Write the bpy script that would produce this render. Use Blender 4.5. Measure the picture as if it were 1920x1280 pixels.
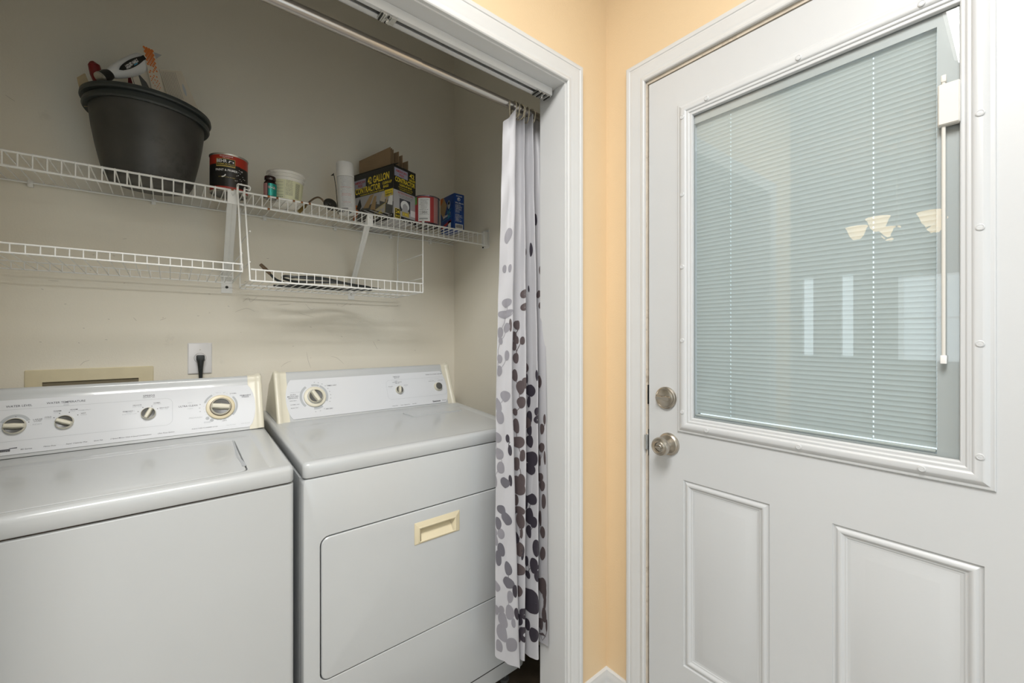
import bpy, math, random
from mathutils import Vector, Matrix
random.seed(7)
for o in list(bpy.data.objects): bpy.data.objects.remove(o)
scn = bpy.context.scene
COL = scn.collection
pi = math.pi
def rad(a): return a*pi/180

# ------------------------------------------------------------------ camera, world, exposure
CAMZ = 1.262; FPX = 785.54; YAW = 0.6845777; HY = 627.66
cam = bpy.data.cameras.new('camera'); camo = bpy.data.objects.new('camera', cam); COL.objects.link(camo)
cam.sensor_width = 36; cam.lens = FPX/1920*36; cam.shift_y = -(640-HY)/1920; cam.clip_start = .02
camo.location = (0, 0, CAMZ); camo.rotation_euler = (pi/2, 0, -YAW)
scn.camera = camo
scn.view_settings.view_transform = 'Standard'; scn.view_settings.look = 'None'
scn.view_settings.gamma = 1; scn.view_settings.use_curve_mapping = False
scn.view_settings.exposure = 0.12
w = bpy.data.worlds.new('world'); scn.world = w; w.use_nodes = True
w.node_tree.nodes['Background'].inputs[0].default_value = (.80, .92, 1, 1)
w.node_tree.nodes['Background'].inputs[1].default_value = 1.4

def area(name, loc, rot, sx, sy, power, col):
    l = bpy.data.lights.new(name, 'AREA'); l.shape = 'RECTANGLE'; l.size = sx; l.size_y = sy
    l.energy = power; l.color = col
    o = bpy.data.objects.new(name, l); COL.objects.link(o); o.location = loc; o.rotation_euler = rot
    return o
# daylight through the patio window behind the camera and through the far left wall's windows, one added for fill
area('daylight_rear', (.35, -2.09, 1.10), (rad(90), 0, 0), 1.30, 2.00, 3.5, (.84, .92, 1))
area('fill_kitchen', (-4.32, -.90, 1.50), (rad(90), 0, rad(-90)), 1.40, 1.40, 6, (.86, .93, 1))  # added fill for the closet side wall, from a window out of view
area('daylight_left', (-4.12, .62, 1.45), (rad(90), 0, rad(-90)), .6, .95, 3, (.88, .96, 1))
area('daylight_side', (-4.27, 1.39, 1.5), (rad(90), 0, rad(-90)), .20, 1.0, 1.6, (.86, .95, 1))
area('daylight_side', (-4.27, 1.80, 1.5), (rad(90), 0, rad(-90)), .20, 1.0, 1.6, (.86, .95, 1))
area('ceiling_lamp_light', (.28, -1.27, 2.684), (0, 0, 0), 1.10, .54, 5.5, (.94, .97, 1))
area('ceiling_near_light', (-.30, -.05, 2.684), (0, 0, 0), 1.10, .54, 50, (.985, .985, .975))  # added overhead fill, placed and powered to balance the closet brightness

# ------------------------------------------------------------------ projection helper: where a sight line meets a plane
FW = Vector((math.sin(YAW), math.cos(YAW), 0)); RT = Vector((math.cos(YAW), -math.sin(YAW), 0))
def at(px, py, y=None, x=None, z=None):
    d = FW + RT*((px-960)/FPX) + Vector((0, 0, -(py-HY)/FPX)); C = Vector((0, 0, CAMZ))
    if y is not None: t = y/d.y
    elif x is not None: t = x/d.x
    else: t = (z-CAMZ)/d.z
    return C + d*t

# ------------------------------------------------------------------ materials
def mat(name, col, rough=.5, metal=0, spec=.5, var=0, vscale=3, bump=0, bscale=60, coat=0, dirt=None, dscale=8, dth=.62, damt=.5, trans=0):
    m = bpy.data.materials.new(name); m.use_nodes = True; nt = m.node_tree; N = nt.nodes; L = nt.links
    b = N['Principled BSDF']; b.inputs['Base Color'].default_value = (*col, 1)
    b.inputs['Roughness'].default_value = rough; b.inputs['Metallic'].default_value = metal
    b.inputs['Specular IOR Level'].default_value = spec; b.inputs['Coat Weight'].default_value = coat
    tc = N.new('ShaderNodeTexCoord')
    src = None
    n = N.new('ShaderNodeTexNoise'); n.inputs['Scale'].default_value = vscale; n.inputs['Detail'].default_value = 4
    L.new(tc.outputs['Object'], n.inputs['Vector'])
    mr = N.new('ShaderNodeMapRange'); mr.inputs[1].default_value = .3; mr.inputs[2].default_value = .7
    v = max(var, .01)
    mr.inputs[3].default_value = 1-v; mr.inputs[4].default_value = 1+v*.3; L.new(n.outputs['Fac'], mr.inputs[0])
    mx = N.new('ShaderNodeVectorMath'); mx.operation = 'SCALE'; mx.inputs[0].default_value = col
    L.new(mr.outputs[0], mx.inputs['Scale']); src = mx.outputs[0]
    if dirt:
        n2 = N.new('ShaderNodeTexNoise'); n2.inputs['Scale'].default_value = dscale; n2.inputs['Detail'].default_value = 9; n2.inputs['Roughness'].default_value = .68
        L.new(tc.outputs['Object'], n2.inputs['Vector'])
        m2 = N.new('ShaderNodeMapRange'); m2.inputs[1].default_value = dth; m2.inputs[2].default_value = dth+.12; m2.inputs[4].default_value = damt
        L.new(n2.outputs['Fac'], m2.inputs[0])
        mm = N.new('ShaderNodeMix'); mm.data_type = 'RGBA'; L.new(m2.outputs[0], mm.inputs[0]); L.new(src, mm.inputs[6]); mm.inputs[7].default_value = (*dirt, 1)
        src = mm.outputs[2]
    L.new(src, b.inputs['Base Color'])
    if bump:
        n3 = N.new('ShaderNodeTexNoise'); n3.inputs['Scale'].default_value = bscale; n3.inputs['Detail'].default_value = 3
        L.new(tc.outputs['Object'], n3.inputs['Vector'])
        bp = N.new('ShaderNodeBump'); bp.inputs['Strength'].default_value = bump; bp.inputs['Distance'].default_value = .002
        L.new(n3.outputs['Fac'], bp.inputs['Height']); L.new(bp.outputs[0], b.inputs['Normal'])
    return m
def emat(name, col, s):
    m = bpy.data.materials.new(name); m.use_nodes = True; b = m.node_tree.nodes['Principled BSDF']
    b.inputs['Base Color'].default_value = (*col, 1); b.inputs['Emission Color'].default_value = (*col, 1); b.inputs['Emission Strength'].default_value = s
    return m
def glassmat(name, tint=(1, 1, 1), refl=1.0):
    m = bpy.data.materials.new(name); m.use_nodes = True; nt = m.node_tree; N = nt.nodes; L = nt.links
    N.remove(N['Principled BSDF']); out = N['Material Output']
    t = N.new('ShaderNodeBsdfTransparent'); t.inputs[0].default_value = (*tint, 1)
    g = N.new('ShaderNodeBsdfGlossy'); g.inputs['Roughness'].default_value = .0
    f = N.new('ShaderNodeFresnel'); gm_ = N.new('ShaderNodeNewGeometry')
    io = N.new('ShaderNodeMapRange'); io.inputs[3].default_value = 1.5; io.inputs[4].default_value = 1/1.5
    L.new(gm_.outputs['Backfacing'], io.inputs[0]); L.new(io.outputs[0], f.inputs[0])
    mu = N.new('ShaderNodeMath'); mu.operation = 'MULTIPLY'; mu.inputs[1].default_value = refl; L.new(f.outputs[0], mu.inputs[0])
    x = N.new('ShaderNodeMixShader'); L.new(mu.outputs[0], x.inputs[0]); L.new(t.outputs[0], x.inputs[1]); L.new(g.outputs[0], x.inputs[2])
    L.new(x.outputs[0], out.inputs[0]); return m
def clothmat(name, col, tr=.35):
    m = bpy.data.materials.new(name); m.use_nodes = True; nt = m.node_tree; N = nt.nodes; L = nt.links
    N.remove(N['Principled BSDF']); out = N['Material Output']
    d = N.new('ShaderNodeBsdfDiffuse'); d.inputs[0].default_value = (*col, 1)
    t = N.new('ShaderNodeBsdfTranslucent'); t.inputs[0].default_value = (*col, 1)
    tc = N.new('ShaderNodeTexCoord'); wv = N.new('ShaderNodeTexNoise'); wv.inputs['Scale'].default_value = 300
    L.new(tc.outputs['Object'], wv.inputs['Vector'])
    bp = N.new('ShaderNodeBump'); bp.inputs['Strength'].default_value = .15; bp.inputs['Distance'].default_value = .001
    L.new(wv.outputs['Fac'], bp.inputs['Height']); L.new(bp.outputs[0], d.inputs['Normal'])
    x = N.new('ShaderNodeMixShader'); x.inputs[0].default_value = tr; L.new(d.outputs[0], x.inputs[1]); L.new(t.outputs[0], x.inputs[2])
    g = N.new('ShaderNodeBsdfGlossy'); g.inputs['Roughness'].default_value = .45
    x2 = N.new('ShaderNodeMixShader'); x2.inputs[0].default_value = .05; L.new(x.outputs[0], x2.inputs[1]); L.new(g.outputs[0], x2.inputs[2])
    L.new(x2.outputs[0], out.inputs[0]); return m

M = {}
M['closet'] = mat('closet_wall_paint', (.83, .785, .675), .75, var=.05, vscale=1.2, bump=.25, bscale=260, dirt=(.36, .33, .28), dscale=5, dth=.66, damt=.35)
M['scuff'] = mat('grey_scuff', (.56, .52, .45), .8)
M['orange'] = mat('peach_wall_paint', (.75, .57, .355), .6, var=.04, vscale=2, bump=.2, bscale=220)
M['cream_wall'] = mat('off_white_wall_paint', (.78, .76, .71), .7, var=.02)
M['tile'] = mat('pale_floor_tile', (.36, .34, .31), .4, var=.1, vscale=6)
M['ceil'] = mat('ceiling_paint', (.80, .79, .76), .85, var=.02)
M['trim'] = mat('white_trim_paint', (.64, .64, .632), .38, var=.03, vscale=4, dirt=(.55, .50, .42), dscale=14, dth=.70, damt=.4)
M['door'] = mat('white_door_paint', (.59, .60, .605), .36, var=.03, vscale=2.5, bump=.06, bscale=120)
M['jambold'] = mat('aged_jamb_paint', (.62, .54, .44), .5, var=.2, vscale=20, dirt=(.22, .17, .12), dscale=20, dth=.55, damt=.6)
M['dark'] = mat('dark_gap', (.03, .028, .025), .8)
M['appl'] = mat('white_enamel', (.515, .53, .535), .25, var=.03, vscale=3, coat=.3, dirt=(.50, .47, .42), dscale=9, dth=.73, damt=.4)
M['applside'] = mat('white_enamel_side', (.70, .69, .66), .35, var=.06, vscale=4, dirt=(.42, .38, .32), dscale=12, dth=.64, damt=.4)
M['panel'] = mat('control_panel_white', (.68, .695, .72), .12, var=.02, spec=.3)
M['cream'] = mat('aged_cream_plastic', (.70, .665, .545), .36, var=.06, vscale=12, dirt=(.50, .40, .24), dscale=22, dth=.66, damt=.4)
M['creamd'] = mat('yellowed_cream_plastic', (.68, .60, .42), .36, var=.06, vscale=12)
M['brownring'] = mat('brown_ring', (.16, .11, .07), .4)
M['dgrey'] = mat('dark_grey_plastic', (.10, .10, .095), .32, var=.1, vscale=30)
M['rust'] = mat('rusty_seam', (.09, .055, .035), .8, var=.5, vscale=25)
M['print'] = mat('dark_print', (.055, .055, .07), .5)
M['printg'] = mat('grey_print', (.42, .44, .46), .5)
M['printw'] = mat('white_print', (.85, .85, .84), .5)
M['nickel'] = mat('brushed_nickel', (.50, .46, .40), .30, metal=1, var=.05, vscale=30)
M['steel'] = mat('brushed_steel_rod', (.46, .43, .40), .28, metal=1, var=.04)
M['bright'] = mat('bright_steel', (.62, .62, .60), .35, metal=1, var=.2, vscale=60)
M['wire'] = mat('white_vinyl_wire', (.82, .82, .79), .4, var=.04, vscale=30, dirt=(.50, .24, .08), dscale=16, dth=.72, damt=.9)
M['rustspot'] = mat('orange_rust', (.36, .15, .05), .8, var=.5, vscale=120)
M['plate'] = mat('white_outlet_plate', (.76, .75, .75), .35)
M['rubber'] = mat('black_rubber', (.018, .022, .022), .42)
M['blackpl'] = mat('black_planter_plastic', (.062, .060, .054), .48, var=.35, vscale=9, dirt=(.012, .012, .011), dscale=7, dth=.56, damt=.7)
M['blackrim'] = mat('black_planter_rim', (.038, .044, .042), .45, var=.1)
M['boxcream'] = mat('cream_utility_plate', (.72, .64, .44), .45, var=.08, vscale=14, dirt=(.40, .28, .14), dscale=30, dth=.68, damt=.6)
M['boxdark'] = mat('utility_box_inside', (.20, .17, .11), .7)
M['card'] = mat('brown_cardboard', (.30, .205, .115), .8, var=.1, vscale=20)
M['floor'] = mat('dark_wood_floor', (.10, .075, .055), .45, var=.4, vscale=12)
M['red'] = mat('red_label', (.42, .035, .018), .35, var=.05)
M['dred'] = mat('dark_red_plastic', (.20, .008, .008), .35)
M['black'] = mat('black_label', (.012, .011, .010), .35)
M['yellow'] = mat('yellow_print', (.85, .66, .05), .45)
M['gold'] = mat('gold_print', (.50, .38, .10), .4)
M['greyp'] = mat('light_grey_board', (.46, .45, .46), .5, var=.05)
M['lav'] = mat('lavender_grey_print', (.34, .33, .42), .5)
M['redp'] = mat('red_print', (.42, .045, .045), .5)
M['orangep'] = mat('orange_print', (.62, .17, .03), .5)
M['tan'] = mat('tan_print', (.45, .31, .16), .5, var=.1)
M['blue'] = mat('blue_box_print', (.008, .055, .26), .35, var=.25, vscale=25)
M['cyan'] = mat('cyan_print', (.05, .28, .45), .4)
M['green'] = mat('green_print', (.12, .36, .05), .4)
M['teal'] = mat('teal_foil_label', (.02, .33, .28), .25, metal=.4)
M['pink'] = mat('pink_print', (.42, .22, .21), .4)
M['brownglass'] = mat('dark_brown_bottle', (.018, .008, .008), .18, coat=.4)
M['tubw'] = mat('white_tub_plastic', (.80, .78, .72), .4, var=.04)
M['tublabel'] = mat('pale_green_label', (.74, .74, .50), .45, var=.04)
M['spray'] = mat('white_spray_can', (.76, .76, .75), .28, var=.03)
M['cap'] = mat('white_cap_plastic', (.80, .79, .77), .4)
M['rimp'] = mat('purple_grey_can_rim', (.16, .13, .16), .25, metal=.8)
M['tin'] = mat('can_tin', (.50, .48, .44), .3, metal=.9)
M['wood'] = mat('pale_wood', (.55, .42, .24), .6, var=.15, vscale=30)
M['paper'] = mat('cream_paper', (.62, .55, .44), .7, var=.05)
M['brass'] = mat('aged_brass', (.30, .22, .08), .4, metal=.8, var=.2, vscale=40)
M['bronze'] = mat('bronze_rod', (.17, .12, .075), .35, metal=.6)
M['ironw'] = mat('dark_iron', (.035, .035, .03), .45, metal=.5)
M['ring'] = mat('clear_beige_ring', (.40, .35, .25), .25, coat=.5)
M['slat'] = clothmat('white_blind_slat', (.52, .555, .54), .25)
M['igu'] = mat('white_blind_frame', (.42, .445, .45), .42, var=.02)
M['ctl'] = mat('putty_plastic', (.66, .64, .59), .45, var=.03)
M['glass'] = glassmat('window_glass', (.985, .995, .993), 1.0)
M['shade'] = emat('lamp_shade_glass', (1, .74, .42), 5)
M['lampd'] = emat('ceiling_lamp_diffuser', (1, .97, .93), 2)
M['cloth'] = clothmat('sheer_white_cloth', (.54, .535, .56), .18)
M['cg'] = clothmat('leaf_print_grey', (.30, .29, .32), .25)
M['ch'] = clothmat('leaf_print_slate', (.15, .145, .17), .25)
M['ct'] = clothmat('leaf_print_taupe', (.115, .088, .09), .25)
M['cd'] = clothmat('leaf_print_dark', (.045, .038, .052), .25)
M['grass'] = mat('green_hedge', (.12, .22, .08), .8, var=.3)
M['drape'] = clothmat('drape_cloth', (.72, .72, .70), .4)

# ------------------------------------------------------------------ mesh builder
I4 = Matrix.Identity(4)
_txt = {}
def textmesh(s, bold=0, shear=0):
    k = (s, bold, shear)
    if k in _txt: return _txt[k]
    cu = bpy.data.curves.new('t', 'FONT'); cu.body = s; cu.size = 1/.70; cu.offset = bold; cu.resolution_u = 2; cu.align_x = 'LEFT'; cu.shear = shear
    o = bpy.data.objects.new('t', cu); me = bpy.data.meshes.new_from_object(o)
    V = [(v.co.x, v.co.y) for v in me.vertices]; Fc = [tuple(p.vertices) for p in me.polygons]
    bpy.data.meshes.remove(me); bpy.data.objects.remove(o); bpy.data.curves.remove(cu)
    _txt[k] = (V, Fc); return V, Fc
class MB:
    def __init__(s, m=I4): s.v = []; s.f = []; s.mi = []; s.M = m; s.mats = []
    def mid(s, m):
        if m not in s.mats: s.mats.append(m)
        return s.mats.index(m)
    def add(s, vs, fs, m):
        b = len(s.v); k = s.mid(m)
        s.v += [s.M @ Vector(p) for p in vs]
        for f in fs: s.f.append(tuple(i+b for i in f)); s.mi.append(k)
        return s
    def loft(s, rings, m, cap0=False, cap1=False, closed=True, mfn=None):
        n = len(rings[0]); b = len(s.v); k = s.mid(m)
        for r in rings: s.v += [s.M @ Vector(p) for p in r]
        for i in range(len(rings)-1):
            for j in range(n if closed else n-1):
                a = b+i*n+j; c = b+i*n+(j+1) % n
                s.f.append((a, c, c+n, a+n)); s.mi.append(k if mfn is None else s.mid(mfn(i, j)))
        if cap0: s.f.append(tuple(b+j for j in reversed(range(n)))); s.mi.append(k)
        if cap1: s.f.append(tuple(b+(len(rings)-1)*n+j for j in range(n))); s.mi.append(k)
        return s
    def box(s, x0, x1, y0, y1, z0, z1, m):
        vs = [(x, y, z) for x in (x0, x1) for y in (y0, y1) for z in (z0, z1)]
        return s.add(vs, [(0, 1, 3, 2), (4, 6, 7, 5), (0, 4, 5, 1), (2, 3, 7, 6), (0, 2, 6, 4), (1, 5, 7, 3)], m)
    def rbox(s, x0, x1, y0, y1, z0, z1, r, m, seg=3):
        rs = []
        for q in range(seg+1):
            t = q/seg*pi/2; i = r*(1-math.sin(t)); rs.append([(x, y, z0+r*(1-math.cos(t))) for x, y in rr(x0+i, x1-i, y0+i, y1-i, r*1.05-i, 3)])
        for q in range(seg+1):
            t = pi/2-q/seg*pi/2; i = r*(1-math.sin(t)); rs.append([(x, y, z1-r*(1-math.cos(t))) for x, y in rr(x0+i, x1-i, y0+i, y1-i, r*1.05-i, 3)])
        return s.loft(rs, m, True, True)
    def tube(s, pts, r, m, n=8, closed=False):
        P = [Vector(p) for p in pts]; rings = []; up = None; N = len(P)
        for i, p in enumerate(P):
            if closed: d = (P[(i+1) % N]-P[i-1])
            else: d = (P[min(i+1, N-1)]-P[max(i-1, 0)])
            d.normalize()
            if up is None:
                up = d.orthogonal().normalized()
            else:
                up = (up-d*up.dot(d)); up = up.normalized() if up.length > 1e-6 else d.orthogonal().normalized()
            q = d.cross(up)
            sc = 1
            if 0 < i < N-1 or closed:
                a = (P[i]-P[i-1]); c = (P[(i+1) % N]-P[i])
                if a.length > 0 and c.length > 0:
                    ang = a.angle(c, 0); sc = 1/max(math.cos(ang/2), .5)
            rd = r[i] if isinstance(r, (list, tuple)) else r
            rings.append([p+(up*math.cos(2*pi*j/n)+q*math.sin(2*pi*j/n))*rd*(sc if sc < 1.2 else 1.1) for j in range(n)])
        if closed: rings.append(rings[0])
        return s.loft(rings, m, not closed, not closed)
    def lathe(s, prof, m, n=32, O=(0, 0, 0), A=(0, 0, 1), U=(1, 0, 0), cap0=True, cap1=True, mfn=None):
        O = Vector(O); A = Vector(A).normalized(); U = Vector(U).normalized(); W = A.cross(U)
        rings = [[O+A*h+(U*math.cos(2*pi*j/n)+W*math.sin(2*pi*j/n))*r for j in range(n)] for r, h in prof]
        return s.loft(rings, m, cap0, cap1, True, mfn)
    def poly(s, pts, m): return s.add(pts, [tuple(range(len(pts)))], m)
    def prism(s, pts, nrm, m, m2=None):
        nrm = Vector(nrm); a = [Vector(p) for p in pts]; b = [p+nrm for p in a]; n = len(a)
        s.add(a+b, [tuple(range(n))], m)
        s.add(a+b, [tuple(reversed(range(n, 2*n)))]+[(i, i+n, (i+1) % n+n, (i+1) % n) for i in range(n)], m2 or m)
        return s
    def text(s, t, h, fn, m, u=0, v=0, al='C', bold=.003, wf=1, rot=0, shear=0, width=None):
        V, Fc = textmesh(t, bold, shear)
        if not V: return s
        x1 = max(p[0] for p in V); x0 = min(p[0] for p in V)
        if width: wf = width/((x1-x0)*h)
        off = {'C': -(x0+x1)/2, 'L': -x0, 'R': -x1}[al]
        cr, sr = math.cos(rot), math.sin(rot)
        pts = []
        for a, b in V:
            a = (a+off)*h*wf; b = (b-.5)*h
            pts.append(fn(u+a*cr-b*sr, v+a*sr+b*cr))
        return s.add(pts, Fc, m)
    def rect(s, fn, u0, u1, v0, v1, m, nu=1):
        for i in range(nu):
            a = u0+(u1-u0)*i/nu; b = u0+(u1-u0)*(i+1)/nu
            s.add([fn(a, v0), fn(b, v0), fn(b, v1), fn(a, v1)], [(0, 1, 2, 3)], m)
        return s
    def arc(s, fn, cu, cv, r0, r1, a0, a1, m, n=16):
        vs = []
        for i in range(n+1):
            a = rad(a0+(a1-a0)*i/n); vs += [fn(cu+r0*math.cos(a), cv+r0*math.sin(a)), fn(cu+r1*math.cos(a), cv+r1*math.sin(a))]
        return s.add(vs, [(2*i, 2*i+1, 2*i+3, 2*i+2) for i in range(n)], m)
    def build(s, name, parent=None, label=None, smooth=35, origin=None):
        me = bpy.data.meshes.new(name)
        o = bpy.data.objects.new(name, me)
        if parent is not None:
            org = Vector(parent['_o']); o.parent = parent; o['_o'] = list(org)
        else:
            if origin is None:
                xs = [p.x for p in s.v]; ys = [p.y for p in s.v]; zs = [p.z for p in s.v]
                origin = ((min(xs)+max(xs))/2, (min(ys)+max(ys))/2, min(zs))
            org = Vector(origin); o.location = org; o['_o'] = list(org)
        me.from_pydata([p-org for p in s.v], [], s.f)
        for m in s.mats: me.materials.append(m)
        for p, k in zip(me.polygons, s.mi): p.material_index = k; p.use_smooth = True
        me.validate(); me.set_sharp_from_angle(angle=rad(smooth)); me.update()
        if label: o['label'] = label
        COL.objects.link(o); return o
def rr(x0, x1, y0, y1, r, n=4):
    r = max(r, 1e-5); out = []
    for cx, cy, a0 in ((x1-r, y0+r, -90), (x1-r, y1-r, 0), (x0+r, y1-r, 90), (x0+r, y0+r, 180)):
        for i in range(n+1):
            a = rad(a0+90*i/n); out.append((cx+r*math.cos(a), cy+r*math.sin(a)))
    return out
def tag(o, label, cat, group=None, kind=None):
    if label: o['label'] = label
    if cat: o['category'] = cat
    if group: o['group'] = group
    if kind: o['kind'] = kind
    return o
def empty(name, loc, label, cat, group=None, kind=None):
    o = bpy.data.objects.new(name, None); o.location = loc; o['_o'] = list(loc); o.empty_display_size = .05; COL.objects.link(o)
    return tag(o, label, cat, group, kind)
def structure(o, label=None, cat=None):
    o['kind'] = 'structure'; o['label'] = label or o.name.replace('_', ' '); o['category'] = cat or o.name.split('_')[0]; return o
def cylmap(cx, cy, r, z0, facing, dr=.0004, taper=0):
    # u along the circumference (right-handed as seen from outside), v up
    def f(u, v):
        rr_ = r+dr+taper*v; a = facing+u/r
        return Vector((cx+rr_*math.cos(a), cy+rr_*math.sin(a), z0+v))
    return f

# ------------------------------------------------------------------ room shell
WX = 1.164; YF = .912; YC = 1.023; YB = 1.91; CEI = 2.77; XL = -.50; XLO = -.61
OPL, OPR, OPT = -.262-.018, .957+.018, 2.068      # rough closet opening
structure(MB().box(XLO, 1.30, .905, 2.02, -.06, 0, M['floor']).build('floor'), 'dark brown wood floor seen below the dryer and curtain', 'floor')
fb = MB(); fb.box(-4.12, 1.30, -2.02, .905, -.06, 0, M['tile']); fb.box(-4.12, XLO, .905, 3.1, -.06, 0, M['tile'])
structure(fb.build('floor'), 'pale tiled floor of the kitchen and dining area', 'floor')
structure(MB().box(-4.12, 1.30, -2.02, 3.1, CEI, CEI+.06, M['ceil']).build('ceiling'), 'white ceiling', 'ceiling')
b = MB(); o_ = M['orange']
b.box(WX, 1.29, .7702, YF, 0, CEI, o_); b.box(WX, 1.29, -2.02, -.0842, 0, CEI, o_); b.box(WX, 1.29, -.0842, .7702, 2.066, CEI, o_)
structure(b.build('wall_right'), 'peach painted wall around the glazed door', 'wall')
structure(MB().box(WX, 1.29, YF, 2.02, 0, CEI, M['closet']).build('wall_closet_right'), 'beige right side wall of the laundry closet', 'wall')
structure(MB().box(XLO, WX, YB, 2.02, 0, CEI, M['closet']).build('wall_closet_back'), 'scuffed beige back wall of the laundry closet', 'wall')
structure(MB().box(XLO, XL, YC, YB, 0, CEI, M['closet']).build('wall_closet_left'), 'beige left side wall of the laundry closet', 'wall')
b = MB()
for x0, x1, z0, z1 in ((OPR, WX, 0, CEI), (XLO, OPL, 0, CEI), (OPL, OPR, OPT, CEI)):
    b.box(x0, x1, YF, YC-.012, z0, z1, M['orange']); b.box(x0, x1, YC-.012, YC, z0, z1, M['closet'])
structure(b.build('wall_front'), 'peach wall with the closet opening', 'wall')
def curve(pts, n=8):
    P = [Vector(p) for p in pts]; out = []
    for i in range(len(P)-1):
        a = P[max(i-1, 0)]; b_ = P[i]; c = P[i+1]; d = P[min(i+2, len(P)-1)]
        for k in range(n):
            t = k/n; out.append(.5*((2*b_)+(c-a)*t+(2*a-5*b_+4*c-d)*t*t+(3*b_-a-3*c+d)*t**3))
    out.append(P[-1]); return out
wb = [o for o in bpy.data.objects if o.name == 'wall_closet_back'][0]
b = MB()
random.seed(21)
def scuff(pts, w=.0007):
    P = curve([at(px, py, y=YB-.0004) for px, py in pts], 5); vs = []
    for i, p in enumerate(P):
        d = (P[min(i+1, len(P)-1)]-P[max(i-1, 0)]).normalized(); n_ = Vector((-d.z, 0, d.x))*w*(.35+.65*math.sin(pi*(i+.5)/len(P))); vs += [p-n_, p+n_]
    b.add(vs, [(2*i, 2*i+1, 2*i+3, 2*i+2) for i in range(len(P)-1)], M['scuff'])
for q in ([(527, 688), (532, 683), (539, 679), (546, 677)], [(575, 660), (578, 676), (583, 690)], [(573, 570), (583, 580), (590, 578)], [(560, 586), (572, 590), (588, 594)], [(150, 685), (158, 678), (168, 675)], [(230, 448), (238, 447)], [(455, 566), (466, 558), (470, 566), (482, 556)], [(440, 585), (462, 578), (478, 584)], [(520, 572), (545, 570)], [(90, 525), (110, 527)], [(620, 668), (632, 671), (645, 682)], [(640, 575), (652, 568)], [(10, 178), (28, 190)], [(700, 640), (708, 655)], [(300, 600), (312, 596)], [(250, 595), (256, 601)]): scuff(q)
for k in range(36): x_ = random.uniform(20, 840); y_ = random.uniform(470, 680); scuff([(x_, y_), (x_+random.uniform(1.5, 5), y_+random.uniform(-1, 2))], .0009)
b.build('scuff_marks', wb, 'faint grey scuff marks')
# the room behind the camera
b = MB()
for a in ((-4.24, -4.12, -2.02, -1.62, 0, CEI), (-4.24, -4.12, -.18, .32, 0, CEI), (-4.24, -4.12, -1.62, -.18, 0, .80), (-4.24, -4.12, -1.62, -.18, 2.20, CEI), (-4.24, -4.12, .92, 1.29, 0, CEI), (-4.24, -4.12, 1.49, 1.70, 0, CEI), (-4.24, -4.12, 1.90, 3.1, 0, CEI),
          (-4.24, -4.12, .32, .92, 0, .95), (-4.24, -4.12, .32, .92, 1.95, CEI), (-4.24, -4.12, 1.29, 1.49, 0, .95), (-4.24, -4.12, 1.29, 1.49, 2.05, CEI),
          (-4.24, -4.12, 1.70, 1.90, 0, .95), (-4.24, -4.12, 1.70, 1.90, 2.05, CEI)):
    b.box(*a, M['cream_wall'])
structure(b.build('wall_left'), 'off-white wall of the dining area with its windows', 'wall')
b = MB()
for a in ((-4.12, -.30, 0, CEI), (1.0, WX, 0, CEI), (-.30, 1.0, 0, .08), (-.30, 1.0, 2.10, CEI)): b.box(a[0], a[1], -2.02, -1.90, a[2], a[3], M['cream_wall'])
structure(b.build('wall_rear'), 'off-white wall behind the photographer', 'wall')
structure(MB().box(-4.12, XLO, 3.0, 3.1, 0, CEI, M['cream_wall']).build('wall_far'), 'off-white far wall of the dining area', 'wall')

def win(name, y0, y1, z0, z1, label):
    b = MB()
    for a in ((y0, y0+.04, z0, z1), (y1-.04, y1, z0, z1), (y0, y1, z0, z0+.04), (y0, y1, z1-.04, z1)): b.box(-4.20, -4.13, *a, M['trim'])
    if y1-y0 > .3: b.box(-4.18, -4.15, (y0+y1)/2-.012, (y0+y1)/2+.012, z0, z1, M['trim']); b.box(-4.18, -4.15, y0, y1, (z0+z1)/2-.012, (z0+z1)/2+.012, M['trim'])
    o = structure(b.build(name), label, 'window')
    MB().box(-4.165, -4.162, y0, y1, z0, z1, M['glass']).build('pane', o)
win('window_1', .32, .92, .95, 1.95, 'dining area window')
win('window_2', 1.29, 1.49, .95, 2.05, 'narrow side window')
win('fill_window', -1.62, -.18, .80, 2.20, 'wide unseen window added on the left wall for fill')  # added window, opened only to let fill light in
win('window_3', 1.70, 1.90, .95, 2.05, 'narrow side window farther along')
b = MB()
for a in ((-.30, -.26, .08, 2.10), (.96, 1.0, .08, 2.10), (-.30, 1.0, .08, .14), (-.30, 1.0, 2.06, 2.10), (.335, .365, .08, 2.10)): b.box(a[0], a[1], -1.99, -1.93, a[2], a[3], M['trim'])
o = structure(b.build('window_4'), 'glazed patio door behind the photographer', 'window')
MB().box(-.26, .96, -1.962, -1.958, .14, 2.06, M['glass']).build('pane', o)

# ------------------------------------------------------------------ casings, jambs, baseboards
CP = [(0, 0), (0, .009), (.0035, .012), (.009, .0125), (.012, .009), (.017, .0085), (.021, .011), (.030, .0125), (.043, .0165), (.048, .0150), (.0505, .0185), (.059, .0190), (.0625, .0165), (.0625, 0)]
def soft(p, n=2):
    for _ in range(n):
        q = [p[0]]
        for a, c in zip(p[:-1], p[1:]):
            q.append(tuple(x*.75+y*.25 for x, y in zip(a, c))); q.append(tuple(x*.25+y*.75 for x, y in zip(a, c)))
        p = q+[p[-1]]
    return p
def casing(x0, x1, zt, fn, m, prof=CP):
    rings = []
    for h in range(4):
        r = []
        for wv, d in [prof[0]]+soft(prof[1:-1])+[prof[-1]]:
            r.append(fn(*[(x0-wv, 0.0), (x0-wv, zt+wv), (x1+wv, zt+wv), (x1+wv, 0.0)][h], d))
        rings.append(r)
    return MB().loft(rings, m, True, True)
structure(casing(-.267, .962, 2.055, lambda h, z, d: (h, YF-d, z), M['trim']).build('trim_1'), 'white moulded casing around the closet opening', 'trim')
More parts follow.
